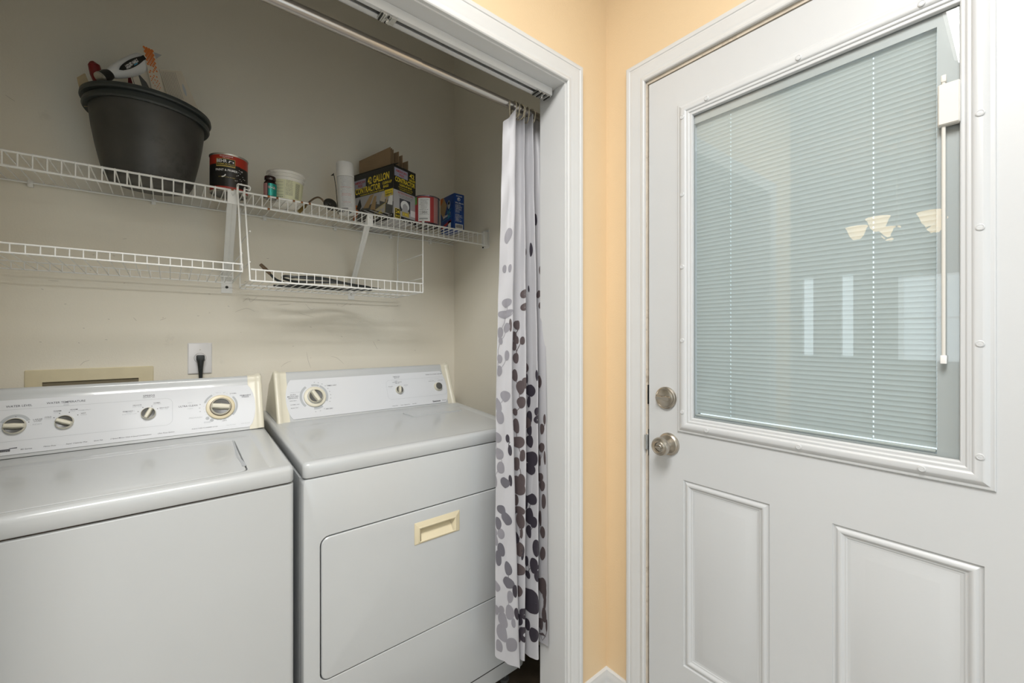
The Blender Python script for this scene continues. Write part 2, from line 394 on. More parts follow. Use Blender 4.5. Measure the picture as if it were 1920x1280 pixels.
structure(casing(-.0713, .7573, 2.059, lambda h, z, d: (WX-d, h, z), M['trim']).build('trim_2'), 'white moulded casing around the glazed door', 'trim')
b = MB()
b.box(.957, OPR, YF-.001, YC+.001, 0, 2.05, M['trim']); b.box(OPL, -.262, YF-.001, YC+.001, 0, 2.05, M['trim']); b.box(OPL, OPR, YF-.001, YC+.001, 2.05, OPT, M['trim'])
structure(b.build('trim_3'), 'white jamb boards lining the closet opening', 'trim')
b = MB()
b.box(WX+.0005, 1.29, .7520, .7702, 0, 2.066, M['jambold']); b.box(WX+.0005, 1.29, -.0842, -.066, 0, 2.066, M['trim']); b.box(WX+.0005, 1.29, -.066, .7520, 2.049, 2.066, M['jambold'])
b.box(1.213, 1.235, .740, .7520, 0, 2.049, M['jambold']); b.box(1.213, 1.235, -.066, -.054, 0, 2.049, M['trim']); b.box(1.213, 1.235, -.066, .752, 2.037, 2.049, M['jambold'])
jamb = structure(b.build('trim_4'), 'white door jamb with an aged strike edge', 'trim')
b = MB(); b.box(1.166, 1.205, .7505, .7523, .885, .965, M['bright']); b.tube([(1.166, .7512, .90), (1.160, .7525, .905), (1.158, .754, .925), (1.160, .7525, .945), (1.166, .7512, .95)], .0022, M['bright'])
b.box(1.150, 1.168, .7500, .7530, .905, .950, M['bright']); b.box(1.175, 1.20, .7495, .7506, .905, .945, M['dark'])
b.build('strike_plate', jamb, 'bright metal lipped strike plate')
b = MB(); b.box(1.1645, 1.20, .7500, .7523, 1.045, 1.105, M['ironw']); b.build('strike_plate', jamb, 'dark deadbolt strike plate')
BP = [(0, 0), (.013, 0), (.013, .085), (.0105, .095), (.0115, .100), (.0085, .108), (.0075, .119), (.003, .124), (0, .124)]
rings = []
b = MB()
b.loft([[(1.0255, YF-d, z) for d, z in BP], [(WX-d, YF-d, z) for d, z in BP]], M['trim'], True, True)
structure(b.build('baseboard_front'), 'short white baseboard beside the closet casing', 'baseboard')
b = MB(); b.loft([[(WX-d, YF-d, z) for d, z in BP], [(WX-d, .8205, z) for d, z in BP]], M['trim'], True, True)
structure(b.build('baseboard_right'), 'short white baseboard beside the door casing', 'baseboard')
# closet door track left in the head jamb
tr = empty('door_track', (.35, .975, 2.02), 'white metal folding-door track under the closet head jamb', 'door track')
b = MB(); b.box(-.26, .945, .955, .9575, 2.026, 2.0495, M['trim']); b.box(-.26, .945, .9865, .989, 2.026, 2.0495, M['trim']); b.box(-.26, .945, .9575, .9865, 2.047, 2.0495, M['trim'])
b.box(-.26, .945, .9575, .966, 2.026, 2.028, M['trim']); b.box(-.26, .945, .978, .9865, 2.026, 2.028, M['trim']); b.box(-.26, .945, .9576, .9864, 2.044, 2.0468, M['dark']); b.build('channel', tr)
def pivot(x0, x1, name):
    b = MB(); b.box(x0, x1, .959, .985, 2.022, 2.027, M['bright'])
    n = int((x1-x0)/.008)
    for i in range(n):
        xx = x0+.004+i*.008; b.box(xx-.0016, xx+.0016, .958, .986, 2.0195, 2.0225, M['bright'] if i % 2 else M['ironw'])
    b.lathe([(.004, 0), (.004, .006), (.006, .006), (.006, .009)], M['bright'], 10, ((x0+x1)/2, .972, 2.013)); b.build(name, tr)
pivot(.885, .943, 'pivot_bracket'); pivot(.385, .425, 'pivot_bracket')

# ------------------------------------------------------------------ glazed door
DX = 1.166; DY0, DY1, DZ0, DZ1 = -.063, .7470, .012, 2.0455
door = structure(empty('door_1', (DX, .34, 0), None, None), 'white exterior door with blinds in its glass and two raised panels', 'door')
def dface(y, z, d): return (DX+d, y, z)       # d = depth into the door
b = MB()
LY0, LY1, LZ0, LZ1 = .060, .620, 1.005, 1.912   # glass opening cut
P1 = (.4065, .634, .294, .8375); P2 = (.0475, .2777, .294, .8345)
P1 = (.4060, .6345, .292, .8370); P2 = (.0475, .2775, .292, .8340)
ys = sorted({DY0, DY1, LY0, LY1, P1[0], P1[1], P2[0], P2[1]}); zs = sorted({DZ0, DZ1, LZ0, LZ1, .292, .8340, .8370})
def inside(y, z):
    for a in ((LY0, LY1, LZ0, LZ1), P1, P2):
        if a[0] < y < a[1] and a[2] < z < a[3]: return True
for i in range(len(ys)-1):
    for j in range(len(zs)-1):
        if not inside((ys[i]+ys[i+1])/2, (zs[j]+zs[j+1])/2):
            b.add([dface(ys[i+1], zs[j], 0), dface(ys[i], zs[j], 0), dface(ys[i], zs[j+1], 0), dface(ys[i+1], zs[j+1], 0)], [(0, 1, 2, 3)], M['door'])
PP = [(0, 0), (.0015, .0035), (.005, .0042), (.009, .0005), (.014, -.001), (.018, .001), (.021, .0045), (.0245, .0045), (.0260, .0062), (.0305, .0066), (.0320, .0070), (.057, .0015), (.0585, .0012)]
for a in (P1, P2):
    b.loft([[dface(y, z, d) for y, z in ((a[1]-i, a[2]+i), (a[0]+i, a[2]+i), (a[0]+i, a[3]-i), (a[1]-i, a[3]-i))] for i, d in soft(PP)], M['door'], False, True)
b.loft([[dface(y, z, d) for y, z in ((DY0, DZ0), (DY1, DZ0), (DY1, DZ1), (DY0, DZ1))] for d in (0, .0445)], M['door'])
for i in range(2):
    for a in ((DY0, LY0, DZ0, DZ1), (LY1, DY1, DZ0, DZ1), (LY0, LY1, DZ0, LZ0), (LY0, LY1, LZ1, DZ1)):
        b.add([dface(a[0], a[2], .0445), dface(a[1], a[2], .0445), dface(a[1], a[3], .0445), dface(a[0], a[3], .0445)], [(0, 1, 2, 3)], M['door'])
b.loft([[dface(y, z, d) for y, z in ((LY0, LZ0), (LY1, LZ0), (LY1, LZ1), (LY0, LZ1))] for d in (0, .0445)], M['door'])
b.build('door_leaf', door, smooth=20)
# moulded frame round the glass: outer rectangle to inner rectangle
FO = (.0330, .6505, .9765, 1.9395); 
FPf = [(0, 0), (0, -.004), (.004, -.0055), (.007, -.0055), (.009, -.0075), (.016, -.0120), (.024, -.0125), (.029, -.0100), (.0305, -.0075), (.034, -.0085), (.037, -.0075), (.038, -.005), (.043, -.0055), (.0455, -.004), (.0465, .004)]
b = MB()
for FX, sgn in ((0, 1),):
    b.loft([[dface(y, z, d) for y, z in ((FO[1]-i, FO[2]+i), (FO[0]+i, FO[2]+i), (FO[0]+i, FO[3]-i), (FO[1]-i, FO[3]-i))] for i, d in soft(FPf)], M['door'])
    b.loft([[dface(y, z, .0445-d) for y, z in ((FO[1]-i, FO[2]+i), (FO[0]+i, FO[2]+i), (FO[0]+i, FO[3]-i), (FO[1]-i, FO[3]-i))] for i, d in soft(FPf)], M['door'])
gf = b.build('glass_frame', door, smooth=25)
def scap(y, z):
    MB().lathe([(.0062, 0), (.0062, .0016), (.0045, .0024), (.0040, .0018), (.0001, .0022)], M['door'], 16, (DX-.0118, y, z), (-1, 0, 0), (0, 1, 0)).build('screw_cap', gf)
for z in (1.895, 1.670, 1.460, 1.246, 1.038): scap(.6310, z); scap(.0525, z)
for y in (.56, .34, .13): scap(y, 1.919); scap(y, .997)
G = (FO[0]+.0465, FO[1]-.0465, FO[2]+.0465, FO[3]-.0465)
MB().box(DX+.0035, DX+.0060, G[0]-.004, G[1]+.004, G[2]-.004, G[3]+.004, M['glass']).build('window_glass', door)
MB().box(DX+.0320, DX+.0345, G[0]-.004, G[1]+.004, G[2]-.004, G[3]+.004, M['glass']).build('window_glass', door)
# blind between the panes
BX = DX+.017; BY0, BY1, BZ0, BZ1 = .1115, .6020, 1.0345, 1.8700
blind = MB()
blind.box(DX+.0075, DX+.030, G[0]-.006, BY1+.008, BZ1, G[3]+.004, M['igu'])       # head channel
blind.box(DX+.0075, DX+.030, G[0]-.006, BY0-.0012, G[2]-.004, BZ1, M['igu'])       # operator side channel
blind.box(DX+.0090, DX+.030, BY1+.002, G[1]+.004, G[2]-.004, BZ1, M['igu'])
blind.box(DX+.0090, DX+.030, BY0-.002, BY1+.002, G[2]-.004, BZ0-.008, M['igu'])
blindo = blind.build('blind_channel', door)
b = MB(); n = 77; sp = (BZ1-.004-BZ0)/n; cords = (.5083, .2085)
segs = [(BY0, cords[1]-.0011), (cords[1]+.0011, cords[0]-.0011), (cords[0]+.0011, BY1)]
tl = rad(-73); W2 = .0064
for k in range(n):
    zc = BZ0+.003+sp*(k+.5)
    def sl(y0, y1, t0, t1, nn):
        ra = []
        for y in (y0, y1):
            r = []
            for q in range(nn+1):
                t = t0+(t1-t0)*q/nn; bow = .0009*(1-t*t)
                r.append((BX+t*W2*math.cos(tl)-bow*math.sin(tl), y, zc-t*W2*math.sin(tl)*-1-bow*math.cos(tl)*0))
            ra.append(r)
        b.loft(ra, M['slat'], closed=False)
    for y0, y1 in segs: sl(y0, y1, -1, 1, 4)
    for c in cords: sl(c-.0011, c+.0011, -1, -.15, 2); sl(c-.0011, c+.0011, .55, 1, 1)
b.build('blind_slats', blindo, smooth=60)
b = MB(); b.rbox(DX+.010, DX+.022, BY0, BY1, BZ0-.0065, BZ0-.0005, .002, M['slat']); b.build('bottom_rail', blindo)
b = MB()
for c in cords: b.tube([(BX+.007, c+.003, BZ1), (BX+.007, c+.003, BZ0)], .0006, M['slat'], 5)
b.build('cord', blindo)
# blind operator on the glass
b = MB()
y0, y1, z0, z1 = .0775, .1075, 1.6655, 1.7450
b.loft([[(DX-.0, y, z) for y, z in rr(y0, y1, z0, z1, .003)], [(DX-.012, y, z) for y, z in rr(y0, y1, z0, z1, .003)], [(DX-.0145, y, z) for y, z in rr(y0+.002, y1-.002, z0+.002, z1-.002, .002)]], M['ctl'], True, True)
op = b.build('blind_slider', door)
b = MB(); b.tube([(DX-.006, .1000, 1.760), (DX-.006, .1000, 1.222)], .0030, M['ctl'], 10); b.build('wand', op)
b = MB(); b.rbox(DX-.0105, DX-.001, .0955, .1045, 1.206, 1.2225, .0012, M['cap']); b.rbox(DX-.010, DX-.001, .096, .1035, 1.750, 1.7635, .0012, M['ctl']); b.build('wand_tip', op)
# deadbolt and knob
b = MB(); NX = (-1, 0, 0)
b.lathe([(.0335, 0), (.0335, .004), (.0325, .007), (.0295, .0085), (.0285, .0075), (.0265, .0075), (.0255, .0095), (.0230, .0105), (.0001, .0110)], M['nickel'], 40, (DX, .6881, 1.0715), NX, (0, 1, 0))
db = b.build('deadbolt', door)
b = MB(); b.lathe([(.008, .010), (.0075, .015), (.0001, .0155)], M['nickel'], 20, (DX, .6881, 1.0715), NX, (0, 1, 0))
b.loft([[(DX-.012-.011*t, .6881+yy, 1.0715+hh*s2) for yy, hh in ((-.021, .0045), (-.012, .0075), (.004, .0045), (.017, .0065), (.023, .0045))] + [(DX-.012-.011*t, .6881+yy, 1.0715-hh*s2) for yy, hh in ((.023, .0045), (.017, .0065), (.004, .0045), (-.012, .0075), (-.021, .0045))] for t, s2 in ((0, 1), (.9, .95), (1, .75))], M['nickel'], True, True)
b.build('thumb_turn', db)
KO = (DX, .6790, .9337)
b = MB()
b.lathe([(.0335, 0), (.0335, .003), (.0320, .006), (.0290, .0075), (.0270, .0100), (.0200, .0115), (.0145, .0140), (.0125, .0190), (.0120, .0270), (.0135, .0320), (.0170, .0350), (.0235, .0380), (.0262, .0420), (.0272, .0470), (.0262, .0530), (.0245, .0560), (.0215, .0570), (.0200, .0562), (.0170, .0570), (.0150, .0585), (.0130, .0580), (.0115, .0550), (.0001, .0550)], M['nickel'], 44, KO, NX, (0, 1, 0))
b.lathe([(.0022, .0072), (.0022, .0082), (.0001, .0082)], M['dark'], 12, (DX, .6545, .938), NX, (0, 1, 0))
kb = b.build('door_knob', door)
b = MB(); b.lathe([(.0085, .0545), (.0085, .0580), (.0075, .0592), (.0001, .0592)], M['nickel'], 24, KO, NX, (0, 1, 0)); b.rbox(DX-.0650, DX-.058, .6790-.0075, .6790+.0075, .9337-.0028, .9337+.0028, .0012, M['nickel']); b.build('lock_button', kb)
b = MB(); b.box(DX+.008, DX+.036, .7468, .7482, .900, .965, M['bright']); b.box(DX+.012, DX+.030, .7475, .7508, .922, .942, M['bright']); b.build('latch', door)

# ------------------------------------------------------------------ appliances
def slope(y): return .934+.064*(y-1.158)
def topz(off): return lambda x, y: slope(y)+off
def appliance(x0, x1, name, label, cat, fo=.004):
    root = empty(name, ((x0+x1)/2, 1.5, 0), label, cat)
    YFR, YBK = 1.158, 1.83
    # cabinet body
    b = MB(); rings = []
    for z, i in ((.028, .004), (.033, 0)): rings.append([(x, y, z) for x, y in rr(x0+i, x1-i, YFR+fo+i, YBK, .012, 4)])
    base = rr(x0, x1, YFR+fo, YBK, .012, 4)
    rings.append([(x, y, slope(y)-.0475) for x, y in base]); i = .003
    rings.append([(x, y, slope(y)-.0445) for x, y in rr(x0+i, x1-i, YFR+fo+i, YBK-i, .010, 4)])
    b.loft(rings, M['appl'], True, True); 
    b2 = MB(); b2.loft([[(x, y, slope(y)+dz) for x, y in rr(x0+.007, x1-.007, YFR+.010, YBK-.005, .010, 4)] for dz in (-.0446, -.0385)], M['rust'], True, True)
    cabinet = b.build('cabinet', root); b2.build('seam_gasket', cabinet, 'rusty seam under the top')
    for sx in (x0+.05, x1-.05):
        for sy in (YFR+.05, YBK-.05): MB().lathe([(.018, 0), (.018, .008), (.008, .010), (.008, .030)], M['dgrey'], 16, (sx, sy, 0)).build('levelling_foot', root)
    return root, YFR, YBK
def top_rings(x0, x1, y0, y1):
    R = []
    for dz, i, r in ((-.0395, .0012, .014), (-.0375, 0, .015), (-.012, 0, .015)): R.append([(x, y, slope(y)+dz) for x, y in rr(x0+i, x1-i, y0+i, y1-i, r, 5)])
    for q in range(1, 6):
        t = q/5*pi/2; i = .012*(1-math.cos(t)); R.append([(x, y, slope(y)-.012+.012*math.sin(t)) for x, y in rr(x0+i, x1-i, y0+i, y1-i, .0155-i, 5)])
    return R
def srr(x0, x1, y0, y1, r, off): return [(x, y, slope(y)+off) for x, y in rr(x0, x1, y0, y1, r, 5)]

def console(root, x0, x1, yb, zb, vy, vz, Lm, capl, capr, px0, px1, P=.008, Q=.1445):
    """x0..x1 full width; caps inward to capl/capr; s measured up the sloped face from (yb,zb)"""
    def fr(x, s, n=0): return Vector((x, yb+vy*s-vz*n, zb+vz*s+vy*n))
    yt = yb+vy*Lm; zt = zb+vz*Lm; yk = 1.815
    def prof(x, e, e2=0):
        pts = [fr(x, .0+e2, e), fr(x, P-.001, e), fr(x, Q+.0005, e), fr(x, Q+.006, e-.0015), fr(x, Q+.014, e-.0005), fr(x, Q+.022, e+.0015), fr(x, Lm-.006, e+.001), fr(x, Lm-.001, e-.002)]
        pts = [tuple(p) for p in pts]
        pts += [(x, yt+.008, zt+e-.001), (x, yt+.016, zt+e-.006), (x, yk-.06+e, zt-.050), (x, yk+.005+e, slope(yk)+.002)]
        pts += [(x, yb+.02, slope(yb+.02)+.002)]
        return pts
    b = MB(); b.loft([prof(capl, 0), prof(capr, 0)], M['appl'], True, True); body = b.build('console', root)
    for xa, xb in ((capl, x0), (capr, x1)):
        d = 1 if xb > xa else -1; W = abs(xb-xa)
        st = [(0, .0008), (W*.42, .0008), (W*.55, .003), (W*.66, .006), (W*.86, .0062), (W*.94, .0045), (W*.985, .001), (W, -.004)]
        rg = [prof(xa+d*a, e) for a, e in st]
        if d < 0: rg = [list(reversed(r)) for r in rg]
        MB().loft(rg, M['cream'], True, True).build('end_cap', root, 'aged cream end cap')
    # control panel plate with bowed ends
    b = MB(); poly = []
    for i in range(13):
        s = P+(Q-P)*i/12; t = (s-P)/(Q-P); poly.append((px1+.019*math.sin(pi*min(max(t, 0), 1))**.6, s))
    for i in range(12, -1, -1):
        s = P+(Q-P)*i/12; t = (s-P)/(Q-P); poly.append((px0-.019*math.sin(pi*t)**.6, s))
    nx = len(poly)
    b.add([fr(x, s, .0008) for x, s in poly]+[fr(x, s, .0022) for x, s in poly], [tuple(reversed(range(nx))), tuple(range(nx, 2*nx))]+[(i, (i+1) % nx, (i+1) % nx+nx, i+nx) for i in range(nx)], M['panel'])
    pan = b.build('control_panel', root)
    return fr, body, pan
def dial(root, fr, x, s, r, ang, big=False, h=.016, name='dial', label=None, inner=None):
    O = fr(x, s, .0022); A = (fr(x, s, 1)-fr(x, s, 0)); U = Vector((1, 0, 0)); V = A.cross(U)
    b = MB()
    def mp(u, v, w): return O+U*u+V*v+A*w
    ri = inner or r*.86
    if big:
        b.lathe([(r*.97, 0), (r, .0015), (r, .004), (r*.95, .0062), (ri*1.10, .0072), (ri*1.08, .0062)], M['creamd'] if big == 2 else M['cream'], 48, O, A, U, cap1=False)
        b.lathe([(ri*1.10, .0060), (ri*1.10, .0070), (ri*.99, .0070)], M['brownring'] if big == 2 else M['printg'], 48, O, A, U, cap1=False)
        h0 = .0065
    else: h0 = 0
    b.lathe([(ri*1.0, h0), (ri*1.02, h0+.002), (ri, h0+.008), (ri*.93, h0+.0105), (ri*.90, h0+.0098), (ri*.88, h0+.0070), (.0001, h0+.0045)], M['cream'], 40, O, A, U, cap1=False,
            mfn=lambda i, j: M['dgrey'] if i >= 4 else M['cream'])
    o = b.build(name, root, label)
    b = MB(); ca, sa = math.cos(ang), math.sin(ang)
    rings = []
    for (w, hw, hl) in ((h0+.0045, .0054, ri*.97), (h0+.0105, .0050, ri*.97), (h0+h, .0036, ri*.86), (h0+h+.0012, .0022, ri*.80)):
        sc = ri/.018
        rings.append([mp((a*ca-c*sa), (a*sa+c*ca), w) for a, c in [(hw*sc, -hl), (hw*sc*1.25, 0), (hw*sc, hl), (-hw*sc, hl), (-hw*sc*1.25, 0), (-hw*sc, -hl)]])
    b.loft(rings, M['cream'], True, True)
    tl_ = ri*.86
    b.add([mp((a*ca-c*sa), (a*sa+c*ca), h0+.0112) for a, c in ((-.0010, tl_*.98), (.0010, tl_*.98), (.0010, tl_*1.12), (-.0010, tl_*1.12))], [(0, 1, 2, 3)], M['print'])
    b.build('grip', o); return o

# ---- washer
WX0, WX1 = -.444, .242
washer, yf, yb_ = appliance(WX0, WX1, 'washing_machine', 'white top-loading washing machine with four cream dials, left of the dryer', 'washing machine')
b = MB(); R = top_rings(WX0, WX1, yf, 1.83)
L0, L1, LY_0, LY_1 = -.345, .143, 1.186, 1.470
R.append(srr(L0-.052, L1+.052, LY_0-.012, LY_1+.040, .020, 0)); R.append(srr(L0-.049, L1+.049, LY_0-.011, LY_1+.037, .018, -.0015)); R.append(srr(L0-.044, L1+.044, LY_0-.009, LY_1+.033, .016, -.0008))
R.append(srr(L0-.0035, L1+.0035, LY_0-.0030, LY_1+.0035, .014, -.0006)); R.append(srr(L0-.0025, L1+.0025, LY_0-.0022, LY_1+.0025, .013, -.0022)); R.append(srr(L0-.0022, L1+.0022, LY_0-.002, LY_1+.0022, .013, -.010))
b.loft(R, M['appl'], True, True); b.build('top', washer)
b = MB(); b.loft([srr(L0, L1, LY_0, LY_1, .012, -.010), srr(L0, L1, LY_0, LY_1, .012, -.0006), srr(L0+.0015, L1-.0015, LY_0+.0015, LY_1-.0015, .0105, .0006), srr(L0+.012, L1-.012, LY_0+.012, LY_1-.012, .008, .0008)], M['appl'], True, True)
lid = b.build('lid', washer)
def lz(x, y, o=.0014): return (x, y, slope(y)+o)
for sg, xx in ((1, L1), (-1, L0)):
    b = MB(); pts = [(xx+sg*.001, LY_1-.012), (xx-sg*.001, 1.36), (xx-sg*.004, 1.30), (xx+sg*.001, 1.26), (xx+sg*.004, 1.225), (xx+sg*.001, 1.215), (xx-sg*.006, 1.222), (xx-sg*.0045, 1.25), (xx-sg*.009, 1.30), (xx-sg*.0055, 1.36), (xx-sg*.0025, LY_1-.012)]
    if sg < 0: pts.reverse()
    b.prism([lz(x, y, .0011) for x, y in pts], (0, 0, .0003), M['printg']); b.build('finger_notch', lid, 'grey finger notch at the lid edge')
yb0, zb0 = 1.56, .962; Ls = .17651; vy, vz = .06/Ls, .166/Ls
fr, con, pan = console(washer, -.4415, .2375, yb0, zb0, vy, vz, .1765, -.401, .197, -.400, .196)
b = MB(); f2 = lambda u, v: fr(u, v, .0025); pr = M['print']
def line(b, u0, v0, u1, v1, m=None, w=.0005):
    d = Vector((u1-u0, v1-v0)); d.normalize(); n = Vector((-d.y, d.x))*w/2
    b.add([f2(u0-n.x, v0-n.y), f2(u1-n.x, v1-n.y), f2(u1+n.x, v1+n.y), f2(u0+n.x, v0+n.y)], [(0, 1, 2, 3)], m or M['printg'])
def rframe(b, x0, x1, v0, v1, r, w=.0006):
    o = rr(x0, x1, v0, v1, r, 5); i = rr(x0+w, x1-w, v0+w, v1-w, r-w, 5); n = len(o)
    b.add([f2(*p) for p in o+i], [(k, (k+1) % n, (k+1) % n+n, k+n) for k in range(n)], M['printg'])
rframe(b, -.385, .006, .0405, .1200, .016)
T = lambda s, u, v, h, **k: b.text(s, h, f2, k.pop('m', pr), u, v, **k)
T('WATER LEVEL', -.294, .1282, .0052, width=.0435, bold=.008); T('WATER TEMPERATURE', -.212, .1300, .0052, width=.0710, bold=.008)
T('WASH', -.212, .1245, .0026, width=.010, m=M['printg']); T('RINSE', -.212, .1215, .0026, width=.010, m=M['printg'])
T('SPEEDS', -.0472, .1315, .0052, width=.0260, bold=.008); T('AGITATION - SPIN', -.0472, .1262, .0026, width=.026)
T('LARGE', -.2605, .0900, .0034, width=.016); T('LOAD', -.2605, .0858, .0034, width=.0125); T('- RESET', -.2625, .0775, .0034, width=.020, m=M['printg'])
T('WARM', -.2275, .1075, .0034, width=.014); T('COLD', -.2275, .1035, .0032, width=.012, m=M['printg'])
T('WARM', -.1975, .1080, .0034, width=.014); T('COLD', -.2005, .1040, .0032, width=.012, m=M['printg']); T('- WARM SPRAY', -.1785, .1045, .0030, width=.027, m=M['printg'])
T('COLD', -.2430, .0935, .0034, width=.012); T('COLD', -.2430, .0895, .0032, width=.012, m=M['printg'])
T('HOT', -.1790, .0960, .0034, width=.009); T('COLD', -.1785, .0920, .0032, width=.012, m=M['printg'])
for u, v in ((-.2325, .0905), (-.2230, .1005), (-.2055, .1010), (-.1895, .0925), (-.318, .083), (-.2755, .0850), (-.0700, .0875), (-.0600, .0985), (-.0405, .1000), (-.0280, .0910)):
    b.arc(f2, u, v, 0, .0011, 0, 360, pr, 8)
b.arc(f2, -.298, .0805, .0200, .0265, 20, 160, M['printg'], 20); b.arc(f2, -.298, .1015, 0, .0012, 0, 360, pr, 8)
T('DELICATE', -.0720, .1060, .0034, width=.018); T('SLOW - SLOW', -.0720, .1018, .0026, width=.020, m=M['printg'])
T('NORMAL', -.0290, .1085, .0034, width=.015); T('FAST - FAST', -.0290, .1045, .0026, width=.019, m=M['printg'])
T('PERMANENT /', -.0900, .0905, .0034, width=.024); T('CASUAL', -.0885, .0865, .0030, width=.013, m=M['printg']); T('EXTRA SLOW - SLOW', -.0880, .0825, .0026, width=.030, m=M['printg'])
T('HEAVY DUTY', -.0130, .0925, .0032, width=.022); T('FAST - FAST', -.0130, .0885, .0026, width=.018, m=M['printg'])
T('HEAVY', .0470, .1005, .0030, width=.011, m=M['printg']); T('ULTRA CLEAN', .0420, .0915, .0050, width=.0445, bold=.008); T('CLEAN', .0470, .0830, .0030, width=.013, m=M['printg'])
T('PERMANENT', .1890, .1110, .0042, width=.030, bold=.008); T('PRESS', .1890, .1058, .0042, width=.019, bold=.008)
T('PREWASH', .0595, .0538, .0042, width=.031, m=M['printg'], bold=.008); T('SOAK', .0880, .0366, .0044, width=.017, m=M['printg'], bold=.008)
T('TO NORMAL', .1560, .1200, .0030, width=.018); T('STAY', .1150, .1260, .0026, width=.010, m=M['printg']); T('ON', .1330, .1250, .0026, width=.006, m=M['printg'])
T('OFF', .1320, .0400, .0026, width=.008, m=M['printg']); T('KNITS', .1310, .0360, .0030, width=.011)
for a in range(-150, 200, 12):
    rr_ = .0415; u = .1225+rr_*math.cos(rad(a)); v = .0820+rr_*math.sin(rad(a)); u2 = .1225+(rr_+.0025)*math.cos(rad(a)); v2 = .0820+(rr_+.0025)*math.sin(rad(a)); line(b, u, v, u2, v2, M['printg'], .0008)
b.arc(f2, .1225, .0820, .0395, .0450, -45, 40, M['printg'], 16); b.arc(f2, .1225, .0820, .0395, .0450, 120, 160, M['printg'], 12)
for a in (-133, -118): b.arc(f2, .1225+.050*math.cos(rad(a)), .0820+.046*math.sin(rad(a)), 0, .0050, 0, 360, M['printg'], 12)
for a in (168, 180, 192): u = .1225+.053*math.cos(rad(a)); T('14', u, .082+.053*math.sin(rad(a)), .0028)
b.rect(f2, -.3325, -.3020, .0165, .0225, pr); T('Kenmore', -.3170, .0190, .0040, width=.026, m=M['printw'], bold=.012); b.add([f2(-.302, .0225), f2(-.291, .0225), f2(-.291, .0250), f2(-.305, .0240), ], [(0, 1, 2, 3)], pr); T('80 Series', -.2755, .0185, .0032, width=.019)
for s_, u0, wd in (('Heavy Duty', -.2360, .0220), ('Super Capacity Plus', -.1885, .0390), ('Quiet Pak', -.1480, .0175), ('2 Speed Motor With 4 Speed Combinations', -.0830, .0840), ('Ultra Rinse System', -.0085, .0370)):
    T(s_, u0, .0192, .0030, width=wd, shear=.2, bold=.003)
T('PUSH & TURN TO DESIRED CYCLE', .0815, .0207, .0026, width=.0620); T('PULL TO START', .1480, .0207, .0026, width=.024, m=M['printg']); T('PUSH TO STOP', .1860, .0207, .0026, width=.023, m=M['printg'])
b.build('printed_markings', pan)
dial(washer, fr, -.298, .0770, .0225, rad(84)); dial(washer, fr, -.2130, .0760, .0200, rad(65)); dial(washer, fr, -.0480, .0790, .0190, rad(-25))
dial(washer, fr, .1220, .0790, .0375, rad(80), 2, .016, inner=.0258)
# hoses' utility box on the wall is separate; power lead built below

# ---- dryer
DX0, DX1 = .262, .999
dryer, yf, yb_ = appliance(DX0, DX1, 'clothes_dryer', 'white clothes dryer with cream recessed door handle, right of the washer', 'clothes dryer', .036)
b = MB(); R = top_rings(DX0, DX1, yf, 1.83)
R.append(srr(DX0+.030, DX1-.040, yf+.018, 1.535, .012, 0)); R.append(srr(DX0+.034, DX1-.044, yf+.022, 1.528, .010, -.0016)); R.append(srr(DX0+.042, DX1-.050, yf+.028, 1.518, .008, -.0010))
b.loft(R, M['appl'], True, True); b.build('top', dryer)
b = MB(); q = [(.700, 1.528), (.955, 1.528), (.925, 1.461), (.712, 1.461)]; q.reverse()
b.prism([lz(x, y, -.001) for x, y in q], (0, 0, .0032), M['appl']); b.build('lint_screen_lid', dryer)
# front: door and lower panel
def fz(y_, x0, x1, z0, z1, r, n=5): return [(x, y_, z) for x, z in rr(x0, x1, z0, z1, r, n)]
FR = (DX0, DX1, .0580, .8915); DO = (.3050, .956, .3590, .7315)
b = MB()
b.loft([fz(yf+.038, *FR, .012), fz(yf+.004, *FR, .012), fz(yf+.001, FR[0]+.0015, FR[1]-.0015, FR[2]+.0015, FR[3]-.0015, .011), fz(yf, FR[0]+.005, FR[1]-.005, FR[2]+.005, FR[3]-.005, .009),
        fz(yf, DO[0]-.0045, DO[1]+.0045, DO[2]-.0045, DO[3]+.0045, .024), fz(yf+.0015, DO[0]-.0030, DO[1]+.0030, DO[2]-.0030, DO[3]+.0030, .0225), fz(yf+.033, DO[0]-.0030, DO[1]+.0030, DO[2]-.0030, DO[3]+.0030, .0225)], M['appl'])
b.loft([fz(y_, DO[0]-.003, DO[1]+.003, DO[2]-.003, DO[3]+.003, .0225) for y_ in (yf+.0330, yf+.0335)], M['dark'], True, True)
front = b.build('front_panel', dryer)
b = MB(); b.box(DX0+.004, DX1-.004, yf-.0006, yf+.003, .1115, .1145, M['dark']); b.build('toe_panel_seam', front)
HX0, HX1, HZ0, HZ1 = .5665, .7240, .6325, .6975
b = MB(); i = .002
b.loft([fz(yf+.012, *DO, .020), fz(yf+.0005, *DO, .020), fz(yf-.0015, DO[0]+i, DO[1]-i, DO[2]+i, DO[3]-i, .018), fz(yf-.002, DO[0]+.006, DO[1]-.006, DO[2]+.006, DO[3]-.006, .014),
        fz(yf-.002, HX0+.004, HX1-.004, HZ0+.004, HZ1-.004, .0015), fz(yf+.010, HX0+.004, HX1-.004, HZ0+.004, HZ1-.004, .0015)], M['appl'])
ddoor = b.build('dryer_door', dryer)
b = MB()
y_ = yf-.002
